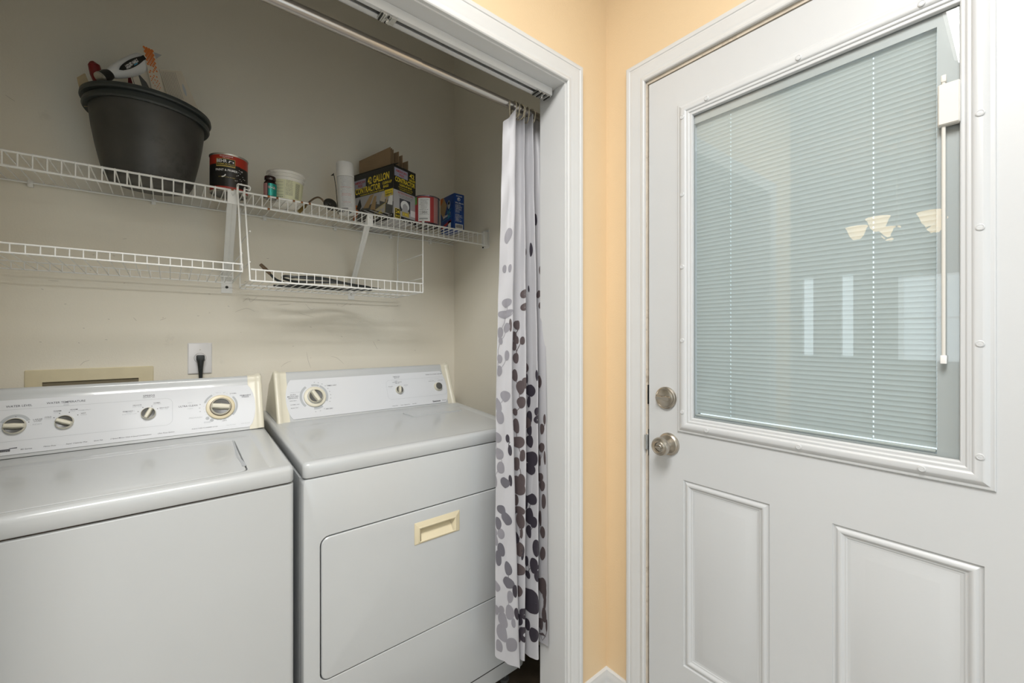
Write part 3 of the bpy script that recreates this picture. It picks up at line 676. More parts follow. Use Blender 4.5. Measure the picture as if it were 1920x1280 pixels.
b.loft([fz(y_+.001, HX0, HX1, HZ0, HZ1, .001, 2), fz(y_-.0015, HX0, HX1, HZ0, HZ1, .001, 2), fz(y_-.0022, HX0+.001, HX1-.001, HZ0+.001, HZ1-.001, .001, 2), fz(y_-.0022, HX0+.012, HX1-.012, HZ0+.0035, HZ1-.014, .001, 2),
        fz(y_-.0045, HX0+.0145, HX1-.0145, HZ0+.0050, HZ1-.017, .001, 2), fz(y_-.0035, HX0+.0175, HX1-.0175, HZ0+.0065, HZ1-.020, .001, 2)], M['creamd'])
X0, X1, Z0, Z1 = HX0+.0175, HX1-.0175, HZ0+.0065, HZ1-.020
b.loft([[(X0, y_-.0035, Z0), (X1, y_-.0035, Z0), (X1, y_-.0035, Z1), (X0, y_-.0035, Z1)], [(X0+.004, y_-.0025, Z0+.001), (X1-.008, y_-.0025, Z0+.001), (X1-.008, y_+.026, Z1), (X0+.004, y_+.026, Z1)]], M['creamd'], False, True)
b.build('door_handle', ddoor, 'recessed cream pull handle')
yb1, zb1 = 1.5960, .9545; L2 = math.hypot(.07, .164); vy2, vz2 = .07/L2, .164/L2
fr, con, pan = console(dryer, .2800, .9835, yb1, zb1, vy2, vz2, .1900, .3200, .9450, .3315, .9340, P=.0150, Q=.1580)
b = MB(); f2 = lambda u, v: fr(u, v+.0105, .0025)
rframe(b, .6785, .9500, .0395, .1208, .016)
T('TIMED DRY', .4690, .1173, .0046, width=.036, bold=.008)
T('AUTO', .3360, .0930, .0040, width=.018, bold=.008); T('MOISTURE', .3355, .0868, .0040, width=.035, bold=.008); T('SENSING', .3355, .0808, .0040, width=.030, bold=.008)
T('WRINKLE GUARD', .3440, .1010, .0026, width=.036, m=M['printg'])
T('LESS DRY', .3350, .0710, .0028, width=.022); T('NORMAL DRY', .3400, .0570, .0028, width=.029); T('MORE DRY', .3380, .0450, .0028, width=.024)
T('AIR DRY', .4520, .0300, .0044, width=.026, bold=.008)
T('TEMPERATURE', .7270, .1345, .0038, width=.030, bold=.008); T('SELECTOR', .7280, .1290, .0034, width=.023)
T('PUSH TO START DRYER', .9020, .1343, .0042, width=.080, bold=.008)
T('LOW', .7230, .1155, .0028, width=.012); T('PERM PRESS', .7270, .1105, .0026, width=.040); T('MEDIUM', .7270, .1060, .0026, width=.016)
T('DELICATE', .6960, .0940, .0028, width=.019); T('LOW', .6960, .0895, .0026, width=.010, m=M['printg']); T('COTTON', .7620, .0955, .0028, width=.017); T('HIGH', .7620, .0905, .0026, width=.010, m=M['printg'])
T('END OF CYCLE SIGNAL', .9010, .1125, .0024, width=.046, m=M['printg']); T('HIGH OFF', .8830, .1040, .0028, width=.026); T('LOW ON', .9270, .1050, .0028, width=.024)
line(b, .8960, .0990, .9060, .1040, pr)
T('Kenmore', .8897, .0146, .0055, width=.037, bold=.03); b.rect(f2, .8712, .9084, .0105, .0120, pr); T('80 Series', .9270, .0146, .0030, width=.018)
for s_, u0, wd in (('Heavy Duty', .7020, .0230), ('Super Capacity Plus', .7460, .0410), ('Quiet Pak', .7860, .0180)): T(s_, u0, .0133, .0030, width=wd, shear=.2, bold=.003)
cu, cv = .4065, .0800
b.arc(f2, cu, cv, .0400, .0465, -28, 62, M['printg'], 26); b.arc(f2, cu, cv, .0400, .0465, 66, 100, M['printg'], 10); b.arc(f2, cu, cv, .0400, .0475, -98, -58, M['printg'], 12)
b.arc(f2, cu, cv, .0420, .0500, 125, 225, M['cyan'] if False else M['printg'], 26)
for a in range(-26, 100, 14): T('80', cu+.0555*math.cos(rad(a)), cv+.0535*math.sin(rad(a)), .0026)
for a in (-92, -76, -60): T('20', cu+.0560*math.cos(rad(a)), cv+.0560*math.sin(rad(a)), .0026)
b.build('printed_markings', pan)
dial(dryer, fr, .4070, .0890, .0375, rad(28), 1, .016, inner=.0245)
dial(dryer, fr, .7300, .0870, .0180, rad(-8))
O = fr(.9090, .0870, .0022); A = fr(0, 0, 1)-fr(0, 0, 0)
b = MB(); b.lathe([(.0185, 0), (.0185, .003), (.0165, .006), (.0155, .012), (.0150, .0125)], M['cream'], 32, O, A, (1, 0, 0)); b.lathe([(.0145, .0120), (.0145, .0145), (.012, .0165), (.0001, .0170)], M['dgrey'], 32, O, A, (1, 0, 0)); b.build('start_button', dryer)

# ------------------------------------------------------------------ wall outlet, plug lead, utility box
yw = YB
b = MB(); b.loft([[(x, yw, z) for x, z in rr(.0490, .1205, 1.1200, 1.2330, .003)], [(x, yw-.003, z) for x, z in rr(.0490, .1205, 1.1200, 1.2330, .003)], [(x, yw-.0055, z) for x, z in rr(.0520, .1175, 1.1230, 1.2300, .002)]], M['plate'], True, True)
plate = tag(b.build('outlet_plate'), 'white single wall outlet plate above the washer console', 'outlet')
b = MB(); b.lathe([(.0180, .0050), (.0180, .0062), (.0172, .0062)], M['brownring'], 32, (.0850, yw, 1.1780), (0, -1, 0), (1, 0, 0), cap1=False); b.lathe([(.0172, .0050), (.0172, .0066), (.0001, .0066)], M['plate'], 32, (.0850, yw, 1.1780), (0, -1, 0), (1, 0, 0)); b.build('socket', plate)
MB().lathe([(.0022, .005), (.0022, .0066), (.0001, .0068)], M['nickel'], 12, (.0850, yw, 1.2080), (0, -1, 0), (1, 0, 0)).build('plate_screw', plate)
b = MB(); b.rbox(.0735, .0975, yw-.032, yw-.0068, 1.1680, 1.1885, .003, M['rubber'])
b.tube([(.0855, yw-.022, 1.172), (.0855, yw-.024, 1.160), (.0855, yw-.024, 1.145), (.0858, yw-.023, 1.130), (.0860, yw-.022, 1.10), (.088, yw-.024, .95), (.10, yw-.026, .80)], [.0115, .0095, .0078, .0068, .0052, .0050, .0050], M['rubber'], 14)
for k in range(5): b.lathe([(.0085-.0004*k, 0), (.0095-.0004*k, .001), (.0085-.0004*k, .002)], M['rubber'], 16, (.0856, yw-.0238, 1.156-.0055*k))
tag(b.build('power_cord'), 'black plug and cord in the wall outlet, hanging behind the washer', 'power cord')
b = MB(); bx = (-.3402, -.0441, .900, 1.1550); ho = (-.3035, -.0825, .930, 1.1165)
b.loft([fz(yw, *bx, .004), fz(yw-.004, *bx, .004), fz(yw-.006, bx[0]+.002, bx[1]-.002, bx[2]+.002, bx[3]-.002, .003), fz(yw-.006, *ho, .001), fz(yw-.0005, *ho, .001)], M['boxcream'])
ub = tag(b.build('utility_box'), 'yellowed cream washer hook-up box plate on the wall behind the washer', 'utility box')
MB().loft([fz(yw-.0008, *ho, .001), fz(yw-.0003, *ho, .001)], M['boxdark'], True, True).build('box_recess', ub, 'flat brown sheet, the recess shade in its colour')  # flat sheet at the wall; the dark of a recess is put into its colour

# ------------------------------------------------------------------ wire shelves
def zs(x): return 1.7225+.0095*(x+.33)
def lip(x): return .038+.009*(x+.33)
SY = 1.607; SB = 1.897; WR = M['wire']
shelf = empty('wire_shelf', (.32, 1.75, 1.70), 'long white vinyl wire shelf across the closet, holding cans, boxes and planter', 'shelf')
b = MB(); x = -.3235+.0254*0
xs = [-.3235+.0255*k for k in range(-6, 58)]
for x in xs:
    if XL+.01 < x < 1.145: b.tube([(x, SB, zs(x)+.002), (x, SY+.003, zs(x)+.002), (x, SY-.0015, zs(x)-.002), (x, SY-.001, zs(x)-lip(x))], .00165, WR, 6)
b.build('wire_grid', shelf)
XA, XB = XL+.004, 1.150
for yy, dz, r in ((SY, -.0015, .0032), (SB, -.002, .0030), (SY+.145, -.0015, .0026)): MB().tube([(XA, yy, zs(XA)+dz), (XB, yy, zs(XB)+dz)], r, WR, 8).build('rail', shelf)
MB().tube([(XA, SY+.001, zs(XA)-lip(XA)), (XB, SY+.001, zs(XB)-lip(XB))], .0034, WR, 8).build('rail', shelf)
for x in (-.3267, -.0439, .2900, .5570, .8100, 1.02):
    b = MB(); b.rbox(x-.006, x+.006, yw-.016, yw, zs(x)-.014, zs(x)+.006, .002, WR); b.lathe([(.003, 0), (.003, .002), (.0001, .003)], M['wire'], 10, (x, yw-.016, zs(x)-.006), (0, -1, 0), (1, 0, 0)); b.build('wall_clip', shelf)
b = MB(); b.box(WX-.003, WX, 1.594, 1.650, 1.672, 1.757, WR); b.rbox(1.135, WX-.002, 1.597, 1.617, 1.679, 1.746, .003, WR)
b.lathe([(.004, 0), (.004, .003), (.0001, .004)], M['ironw'], 10, (WX-.003, 1.640, 1.748), (-1, 0, 0), (0, 1, 0)); b.lathe([(.004, 0), (.004, .003), (.0001, .004)], M['ironw'], 10, (WX-.003, 1.640, 1.680), (-1, 0, 0), (0, 1, 0))
b.build('end_bracket', shelf)
for xx, dz in ((.2565, 0), (.2565, 1), (.2820, 0), (.3585, 0), (.3330, 0), (.3840, 0), (.1545, 0)):
    zz = zs(xx)-lip(xx) if dz else zs(xx)-.0015; MB().tube([(xx-.0035, SY, zz), (xx+.0035, SY, zz)], .0037, M['rustspot'], 8).build('rust_spot', shelf, 'orange rust spot on the front rail')
# diagonal supports
def support(xt, xb, wd, zbot, label):
    b = MB()
    A0 = Vector((xt, SY+.004, zs(xt)-.010)); B0 = Vector((xb, yw-.004, zbot)); d = (B0-A0).normalized(); n = Vector((0, d.z, -d.y)); 
    if n.y > 0: n = -n
    def pt(p, a, c): return tuple(p+Vector((a, 0, 0))+n*c)
    h = wd/2
    pr_ = [(-h, .000), (-h, .004), (-h+.003, .0055), (-.003, .0055), (0, .0035), (.003, .0055), (h-.003, .0055), (h, .004), (h, 0), (h-.0015, 0), (h-.0015, .003), (-h+.0015, .003), (-h+.0015, 0)]
    b.loft([[pt(p, a, c) for a, c in pr_] for p in (A0, B0)], WR, True, True)
    b.box(xt-h, xt+h, SY-.0045, SY-.0010, zs(xt)-.046, zs(xt)-.004, WR)
    b.tube([(xt-.004, SY-.004, zs(xt)-.012), (xt, SY-.007, zs(xt)-.02), (xt+.004, SY-.004, zs(xt)-.012)], .0012, WR, 6)
    b.box(xb-h*1.25, xb+h*1.25, yw-.004, yw, zbot-.050, zbot+.035, WR)
    b.lathe([(.005, 0), (.005, .002), (.0001, .0035)], M['ironw'], 12, (xb, yw-.004, zbot-.028), (0, -1, 0), (1, 0, 0))
    return tag(b.build('shelf_bracket'), label, 'shelf bracket', 'diagonal brackets under the long wire shelf')
support(.156, .166, .028, 1.470, 'white diagonal shelf bracket under the black and red paint can')
support(.600, .628, .022, 1.470, 'white diagonal shelf bracket rising behind the hanging wire basket')
# hanging basket (right) and hanging tray (left)
def frame(b, x, xt, y0, y1, z0, z1, zt, mids=(), r=.0024):
    b.tube([(xt-.004, y0-.010, zt-.020), (xt-.002, y0-.012, zt+.004), (xt, y0-.002, zt+.012), (xt, y0+.004, zt+.006), (xt, y0, zt-.02), (x, y0, z0), (x, y1, z0-.004), (x, y1, z1+.20), (x, y1-.01, zt+.006)], r, WR, 7)
    for m in mids: b.tube([(x, y0, z0+m), (x, y1, z0+m-.002)], r*.9, WR, 6)
B0x, B1x, By0, By1, Bz, Bt = .2045, .8230, 1.600, 1.852, 1.4405, 1.4765
bk = empty('wire_basket', (.51, 1.72, Bz), 'white wire basket hung under the long shelf at right, black cords inside', 'wire basket')
b = MB(); k = 0
x = .2185
while x < B1x:
    b.tube([(x, By0-.001, Bt+.001), (x, By0-.0015, Bz+.002), (x, By0+.004, Bz-.001), (x, By1, Bz-.004), (x, By1+.002, Bz+.006)], .00135, WR, 6); x += .0257
b.build('wire_grid', bk)
for yy, z, r in ((By0, Bt, .0028), (By0, Bz-.001, .0030), (By1, Bz-.005, .0024), (By1+.001, Bz+.010, .0022), (By0+.13, Bz-.0045, .0022)): MB().tube([(B0x, yy, z), (B1x, yy, z)], r, WR, 8).build('rail', bk)
for x, xt in ((B0x-.002, .1875), (B1x, B1x)):
    b = MB(); frame(b, x, xt, By0, By1, Bz, Bt, 1.7265 if x < .5 else 1.732, (.060, .160)); b.build('hanger', bk)
T0x, T1x, Ty0, Ty1, Tz, Tt = -.480, .1790, 1.570, 1.845, 1.4630, 1.4860
ty = empty('wire_basket', (-.15, 1.7, Tz), 'white wire tray hung under the long shelf at left, empty', 'wire basket')
b = MB(); x = -.304-.0253*6
while x < T1x:
    b.tube([(x, Ty0-.0005, Tt+.001), (x, Ty0-.001, Tz+.002), (x, Ty0+.004, Tz-.001), (x, Ty1-.004, Tz-.010), (x, Ty1, Tz-.007), (x, Ty1, Tz+.013)], .0013, WR, 6); x += .02535
b.build('wire_grid', ty)
for yy, z, r in ((Ty0, Tt, .0024), (Ty0, Tz, .0024), (Ty1, Tz+.0125, .0020), (Ty1, Tz-.0105, .0020)): MB().tube([(T0x, yy, z), (T1x, yy, z)], r, WR, 8).build('rail', ty)
for x, xt in ((T1x, .1680), (T0x, T0x)):
    b = MB(); frame(b, x, xt, 1.590, Ty1, Tz+.002, Tt, 1.7265 if x > 0 else 1.7205, (.06,)); b.build('hanger', ty)
b = MB(); q = [(.1665, 1.597, 1.715), (.1665, 1.594, 1.742), (.1690, 1.593, 1.745), (.2000, 1.593, 1.744), (.2025, 1.595, 1.741), (.2020, 1.600, 1.733), (.186, 1.602, 1.735)]
b.tube(q, .0022, WR, 7); b.build('top_hook', ty)
# black cords in the right basket
cd = empty('jumper_cable', (.45, 1.7, Bz), 'flattened loops of black cable with a brown end, lying in the right wire basket', 'cable')
ZB = Bz+.006
p1 = [(.262, 1.640, ZB+.030), (.285, 1.655, ZB+.010), (.32, 1.675, ZB+.001), (.37, 1.70, ZB), (.44, 1.735, ZB), (.52, 1.75, ZB), (.60, 1.735, ZB), (.640, 1.700, ZB+.001), (.615, 1.660, ZB+.006), (.54, 1.640, ZB+.010), (.46, 1.640, ZB+.020), (.40, 1.640, ZB+.020), (.345, 1.648, ZB+.022), (.315, 1.662, ZB+.024), (.315, 1.685, ZB+.018), (.36, 1.700, ZB+.012), (.44, 1.700, ZB+.016), (.52, 1.690, ZB+.018), (.59, 1.675, ZB+.008), (.665, 1.66, ZB+.001)]
MB().tube(curve(p1), .0042, M['rubber'], 8).build('cable_loop', cd)
p2 = [(.30, 1.78, ZB), (.36, 1.765, ZB), (.42, 1.775, ZB), (.50, 1.79, ZB), (.56, 1.770, ZB+.002), (.60, 1.72, ZB+.008), (.53, 1.665, ZB+.014), (.45, 1.655, ZB+.026), (.38, 1.655, ZB+.026), (.33, 1.66, ZB+.02)]
MB().tube(curve(p2), .0042, M['rubber'], 8).build('cable_loop', cd)
MB().tube([(.236, 1.625, ZB+.052), (.250, 1.633, ZB+.040), (.266, 1.642, ZB+.026)], [.0055, .0065, .0055], M['bronze'], 10).build('brown_end', cd)

# ------------------------------------------------------------------ things on the shelf
def facing(cx, cy): return math.atan2(-cy, -cx)
def can_mesh(b, cx, cy, z0, r, h, n, rows, mfn, rim):
    prof = [(r*.93, .000), (r*.93, .004), (r*.985, .002), (r*1.01, .0035), (r*.99, .006)]
    b.lathe(prof, rim, n, (cx, cy, z0), cap0=False); b.lathe([(.0001, .0035), (r*.93, .0035)], M['dgrey'], n, (cx, cy, z0), cap0=False, cap1=False)
    b.lathe([(r*.985, .005+(h-.010)*i/rows) for i in range(rows+1)], rim, n, (cx, cy, z0), cap0=False, cap1=False, mfn=mfn)
    b.lathe([(r*.985, h-.006), (r*1.015, h-.004), (r*1.02, h-.001), (r*.99, h), (r*.93, h-.001), (r*.90, h-.004), (.0001, h-.004)], rim, n, (cx, cy, z0), cap0=False)
# paint can
cx, cy, z0, r, h = .1545, 1.700, zs(.15)+.0035, .0545, .124
fc = facing(cx, cy); n = 96; rows = 60
def pm(i, j):
    a = (2*pi*(j+.5)/n-fc+pi) % (2*pi)-pi; u = a*r; v = (i+.5)/rows
    edge = .735-.35*max(0, u-.005)
    if v < .10: return M['red']
    if v > edge: return M['red']
    return M['black']
can = empty('paint_can', (cx, cy, z0), 'black and red quart paint can, right of the planter', 'paint can')
b = MB(); can_mesh(b, cx, cy, z0, r, h, n, rows, pm, M['tin']); b.build('can_body', can)
b = MB(); f = cylmap(cx, cy, r*.985, z0, fc, .0006)
du = -.010
b.rect(f, du-.027, du+.027, .0800, .1060, M['gold'], 8)
f_ = cylmap(cx, cy, r*.985, z0, fc, .0009); b.rect(f_, du-.0255, du+.0255, .0835, .1045, M['black'], 8)
f3 = cylmap(cx, cy, r*.985, z0, fc, .0012)
b.text('BEHR', .0100, f3, M['printw'], du-.010, .0980, bold=.02, width=.029); b.add([f3(du+.008, .0935), f3(du+.023, .0935), f3(du+.023, .0985), f3(du+.011, .1005)], [(0, 1, 2, 3)], M['printw'])
b.text('PREMIUM PLUS', .0052, f3, M['gold'], du-.000, .0880, bold=.02, width=.047)
b.text('PAINT & PRIMER', .0066, f3, M['printw'], du+.003, .0690, width=.062, bold=.02)
b.text('Guaranteed', .0045, f3, M['printw'], du+.002, .1140, width=.036); b.text('Lifetime', .0026, f3, M['printw'], du+.002, .1088, width=.018)
b.text('INTERIOR SATIN ENAMEL', .0022, f3, M['gold'], du+.004, .0460, width=.046)
b.add([f3(-.022, .047), f3(-.014, .0500), f3(-.010, .0560), f3(-.008, .0520), f3(-.013, .0470), f3(-.018, .0440)], [tuple(range(6))], M['printw'])
random.seed(3)
for k in range(26):
    u = random.uniform(.012, .050); v = random.uniform(.028, .080); a = .0009
    b.add([f3(u-a*2, v), f3(u, v-a), f3(u+a*2.4, v), f3(u, v+a)], [(0, 1, 2, 3)], M['printw'])
b.build('label_print', can)
b = MB(); b.lathe([(r*.86, h-.0040), (r*.86, h-.0005), (r*.80, h-.0005), (r*.78, h-.0030), (.0001, h-.0030)], M['tin'], 48, (cx, cy, z0)); b.build('can_lid', can)
# small bottle
cx, cy, z0, r = .2690, 1.655, zs(.27)+.0035, .0198
fc = facing(cx, cy)
bt = empty('pill_bottle', (cx, cy, z0), 'small dark brown bottle with teal foil label, left of the white tub', 'bottle')
b = MB(); b.lathe([(r*.9, 0), (r, .003), (r, .052), (r*.96, .056), (r*.72, .0605), (r*.70, .064)], M['brownglass'], 40, (cx, cy, z0)); b.build('bottle_body', bt)
b = MB(); n = 40
def bm_(i, j):
    a = (2*pi*(j+.5)/n-fc+pi) % (2*pi)-pi; u = a*r
    return M['pink'] if u < -.010 else M['print'] if u < -.0065 else M['teal']
b.lathe([(r+.0004, .008), (r+.0004, .050)], M['teal'], n, (cx, cy, z0), cap0=False, cap1=False, mfn=bm_)
f = cylmap(cx, cy, r, z0, fc, .0007); b.add([f(.001+.0115*math.cos(2*pi*k/16)+.004, .036+.0065*math.sin(2*pi*k/16)-.0015*math.cos(2*pi*k/16)) for k in range(16)], [tuple(range(16))], M['pink'])
f = cylmap(cx, cy, r, z0, fc, .0010); b.text('Wellness', .0045, f, M['printw'], .005, .036, bold=.03, width=.016, rot=-.15)
b.build('label', bt)
b = MB(); b.lathe([(r*.86, .0630), (r*.90, .0645), (r*.90, .0745), (r*.84, .0770), (.0001, .0775)], M['brownglass'], 30, (cx, cy, z0)); b.build('bottle_cap', bt)
# tub
cx, cy, z0 = .3310, 1.715, zs(.33)+.0035
fc = facing(cx, cy)
tb = empty('plastic_tub', (cx, cy, z0), 'white tapered plastic tub with pale green label, beside the small bottle', 'tub')
b = MB(); b.lathe([(.044, 0), (.0475, .002), (.0482, .012), (.0560, .092), (.0600, .0925), (.0605, .098), (.0585, .0985), (.0590, .104), (.0630, .1045), (.0640, .107), (.0640, .113), (.0620, .115), (.058, .1155), (.0560, .113), (.0001, .112)], M['tubw'], 56, (cx, cy, z0)); b.build('tub_body', tb)
b = MB(); n = 56
r0 = .0482; tp = (.0560-.0482)/.080
b.lathe([(r0+.0006+tp*.001, .013), (r0+.0006+tp*.068, .082)], M['tublabel'], n, (cx, cy, z0), cap0=False, cap1=False)
def fl(u, v):
    rad_ = r0+tp*(v-.012)+.0011; a = fc+u/.052
    return Vector((cx+rad_*math.cos(a), cy+rad_*math.sin(a), z0+v))
random.seed(5)
for k in range(5): b.rect(fl, -.044, -.010, .028+.011*k, .0286+.011*k, M['print'], 6); b.text('TOTAL FAT', .0022, fl, M['print'], -.034, .031+.011*k, width=.012)
b.text('MIX WELL BEFORE USE', .0030, fl, M['print'], -.028, .0215, width=.034)
for k in range(15):
    s_ = ''.join(random.choice('abcdefgh mnoprstu ') for _ in range(14)); b.text(s_, .0020, fl, M['print'], .009, .0300+.0036*k, al='C', width=random.uniform(.016, .022) if k > 7 else .024)
b.rect(fl, -.0065, -.0060, .018, .078, M['printg']); 
for k in range(16): b.rect(fl, .029, .046, .022+.0034*k, .0232+.0034*k, M['print'], 4)
b.build('label', tb)
# hooked brass tool with dark disc
tl = empty('hose_fitting', (.42, 1.66, zs(.4)), 'bent bronze rod with brass end and dark round disc, between tub and spray can', 'tool')
p = [at(561, 397, y=1.635), at(572, 386, y=1.645)]
MB().tube(p, .0062, M['brass'], 10).build('brass_end', tl)
pp = [at(571, 387, y=1.645), at(582, 377, y=1.655), at(590, 371.5, y=1.66), at(597, 370, y=1.665), at(603, 373, y=1.668), at(608, 379, y=1.670), at(613, 384, y=1.670)]
MB().tube(curve(pp, 5), .0032, M['bronze'], 10).build('bent_rod', tl)
c = at(619, 390, y=1.668); c.z = zs(c.x)+.026
MB().lathe([(.022, 0), (.0245, .002), (.0245, .006), (.020, .009), (.008, .010), (.006, .016), (.0001, .017)], M['ironw'], 28, c+Vector((.002, .004, 0)), (-.35, -.9, .1), (1, 0, 0)).build('disc', tl)
b = MB(); q = Vector((c.x+.045, 1.650, zs(.5)+.0045)); b.tube([q+Vector((.022*math.cos(a)*1.3, .010*math.sin(a), 0)) for a in [2*pi*k/16 for k in range(16)]], .0016, M['ironw'], 6, True); b.build('wire_loop', tl)
# spray can, leaning slightly
cx, cy = .5390, 1.680; z0 = zs(.54)+.0035; R_ = .0325
Rm = Matrix.Translation((cx, cy, z0)) @ Matrix.Rotation(rad(-3.2), 4, 'Y') @ Matrix.Translation((-cx, -cy, -z0))
fc = facing(cx, cy)
sc = empty('spray_can', (cx, cy, z0), 'white spray can with white cap, leaning left of the contractor bag box', 'spray can')
b = MB(Rm); b.lathe([(R_*.92, 0), (R_, .002), (R_*1.01, .004), (R_*.985, .006), (R_*.985, .140), (R_*.93, .147), (R_*.90, .150)], M['spray'], 40, (cx, cy, z0)); b.build('can_body', sc)
b = MB(Rm); b.lathe([(R_*.97, .1440), (R_*1.0, .1450), (R_*.97, .192), (R_*.90, .1970), (.0001, .1975)], M['cap'], 40, (cx, cy, z0)); b.build('cap', sc)
b = MB(Rm); f = cylmap(cx, cy, R_*.985, z0, fc, .0005); random.seed(11)
for k in range(22):
    m_ = M['redp'] if k in (3, 8, 9, 14) else M['printg']
    b.text(''.join(random.choice('ABCDEGHIKLMNOPRST ') for _ in range(16)), .0028, f, m_, random.uniform(-.001, .001), .024+.0052*k, width=random.uniform(.030, .042))
for k in range(14): b.rect(f, -.020+.0017*k, -.0192+.0017*k, .008, .018, M['print'])
b.rect(f, -.03, .03, .1385, .1392, M['dgrey'], 10)
b.build('label_print', sc)
b = MB(); q0 = at(634, 392, y=1.70); q0.z = zs(q0.x)+.004; b.tube([q0, at(630, 352, y=1.70), at(626.5, 329, y=1.70)], .0013, M['ironw'], 6); a = at(626.5, 329, y=1.70); b.prism([a, a+Vector((-.013, 0, -.003)), a+Vector((-.001, 0, .010))], (0, .002, 0), M['ironw'])
tag(b.build('wire_hook'), 'thin dark wire with a pointed tip standing left of the spray can', 'wire')

# contractor bag box
CN = Vector((.7046, 1.626, 0)); th = rad(19.0)
e1 = Vector((math.cos(th), math.sin(th), 0)); e2 = Vector((-math.sin(th), math.cos(th), 0)); LA, LB, HB = .250, .124, .222; zb = zs(.70)+.0035
box = empty('contractor_bag_box', (.70, 1.74, zb), 'open black, yellow and grey contractor trash bag box standing on the shelf', 'box')
def bw(a, c, z): return Vector((CN.x, CN.y, zb))+e1*a+e2*c+Vector((0, 0, z))
b = MB(); tk = .002
def wallp(p0, p1, h0, h1):
    d = (p1-p0).normalized(); n_ = Vector((-d.y, d.x, 0))*tk
    b.loft([[p0, p1, p1+n_, p0+n_], [p0+Vector((0, 0, h0)), p1+Vector((0, 0, h1)), p1+n_+Vector((0, 0, h1)), p0+n_+Vector((0, 0, h0))]], M['card'], True, True)
wallp(bw(0, LA, 0), bw(0, 0, 0), HB, HB); wallp(bw(0, 0, 0), bw(LB, 0, 0), HB, HB); wallp(bw(LB, 0, 0), bw(LB, LA, 0), HB, HB); wallp(bw(LB, LA, 0), bw(0, LA, 0), HB, HB)
b.box(-9, -9, -9, -9, -9, -9, M['card']) if False else None
b.add([bw(0, 0, 0), bw(LB, 0, 0), bw(LB, LA, 0), bw(0, LA, 0), bw(0, 0, .002), bw(LB, 0, .002), bw(LB, LA, .002), bw(0, LA, .002)], [(3, 2, 1, 0), (4, 5, 6, 7)], M['greyp'])
b.build('carton', box)
# printed faces: left face (u from far-left to corner), right face
EL = .0006
def fL(u, v, d=0): return bw(0, LA-u, v)-e1*(EL+d)
def fRr(u, v, d=0): return bw(u, 0, v)-e2*(EL+d)
def lay(fn, d): return lambda u, v: fn(u, v, d)
b = MB()
b.rect(fL, 0, LA, .122, HB, M['black']); b.rect(fL, 0, LA, 0, .122, M['greyp'])
f1 = lay(fL, .0003); f2_ = lay(fL, .0006); f3 = lay(fL, .0009)
b.rect(f1, .006, .082, .158, .196, M['lav']); b.text('AMERICAN', .011, f2_, M['redp'], .044, .184, bold=.03, width=.066); b.text('PRIDE', .011, f2_, M['redp'], .046, .169, bold=.03, width=.028)
b.text('42 GALLON', .029, f1, M['yellow'], .160, .182, bold=.034, width=.132); b.text('CONTRACTOR', .0265, f1, M['yellow'], .094, .148, bold=.034, width=.160)
b.text('CLEAN-UP', .0105, f1, M['yellow'], .213, .155, bold=.03, width=.056); b.text('BAGS', .0100, f1, M['yellow'], .206, .140, bold=.03, width=.032); b.text('TOUGH BAGS FOR THE TOUGHEST CLEANUPS', .0055, f1, M['yellow'], .120, .1275, bold=.02, width=.150)
b.add([f1(*p) for p in ((0, 0), (.25, 0), (.25, .022), (.185, .032), (.175, .012), (.02, .0))], [tuple(range(6))], M['black'])
b.add([f1(*p) for p in ((.020, .008), (.245, .022), (.250, .070), (.190, .092), (.130, .082), (.060, .072), (.030, .060))], [tuple(range(7))], M['dgrey'])
b.add([f1(*p) for p in ((0, .020), (.035, .050), (.040, .085), (.0, .095))], [(0, 1, 2, 3)], M['orangep'])
b.add([f2_(*p) for p in ((.020, .075), (.045, .115), (.055, .080), (.040, .060))], [(0, 1, 2, 3)], M['black'])
for q, m_ in ((((.065, .070), (.110, .118), (.135, .120), (.100, .066)), 'tan'), (((.110, .060), (.135, .110), (.150, .110), (.140, .045)), 'tan'), (((.170, .085), (.185, .115), (.205, .110), (.200, .075)), 'paper'), (((.150, .075), (.158, .112), (.170, .100), (.168, .070)), 'printg'), (((.215, .065), (.235, .110), (.247, .100), (.245, .055)), 'printw'), (((.203, .07), (.215, .11), (.224, .11), (.212, .07)), 'wood')):
    b.add([f2_(*p) for p in q], [(0, 1, 2, 3)], M[m_])
for k in range(6): b.add([f3(.050+.018*k, .062-.002*k), f3(.056+.018*k, .063-.002*k), f3(.180+.010*k, .012+.002*k), f3(.172+.010*k, .010+.002*k)], [(0, 1, 2, 3)], M['greyp'] if k % 2 else M['black'])
b.rect(f2_, .200, .248, .096, .124, M['yellow']); b.text('TEAR & PUNCTURE', .005, f3, M['black'], .224, .114, width=.040, bold=.02); b.text('RESISTANT', .005, f3, M['black'], .224, .104, width=.034, bold=.02)
b.add([f2_(*p) for p in ((.135, .020), (.200, .034), (.203, .070), (.140, .050))], [(0, 1, 2, 3)], M['greyp'])
for p, q in ((((.135, .020), (.200, .034)), 0), (((.140, .050), (.203, .070)), 0), (((.135, .020), (.140, .050)), 1), (((.200, .034), (.203, .070)), 1)):
    (u0, v0), (u1, v1) = p; dd = (.0015, 0) if q else (0, .0015); b.add([f3(u0, v0), f3(u1, v1), f3(u1+dd[0], v1+dd[1]), f3(u0+dd[0], v0+dd[1])], [(0, 1, 2, 3)], M['yellow'])
b.text('HEAVY DUTY', .0070, f3, M['yellow'], .170, .052, width=.052, rot=.24, bold=.03); b.text('3 MIL', .0110, f3, M['yellow'], .168, .037, width=.036, rot=.22, bold=.03)
b.text('32.75 IN x 48.5 IN', .0055, f3, M['printw'], .214, .016, width=.056)
b.build('front_print', box)
b = MB()
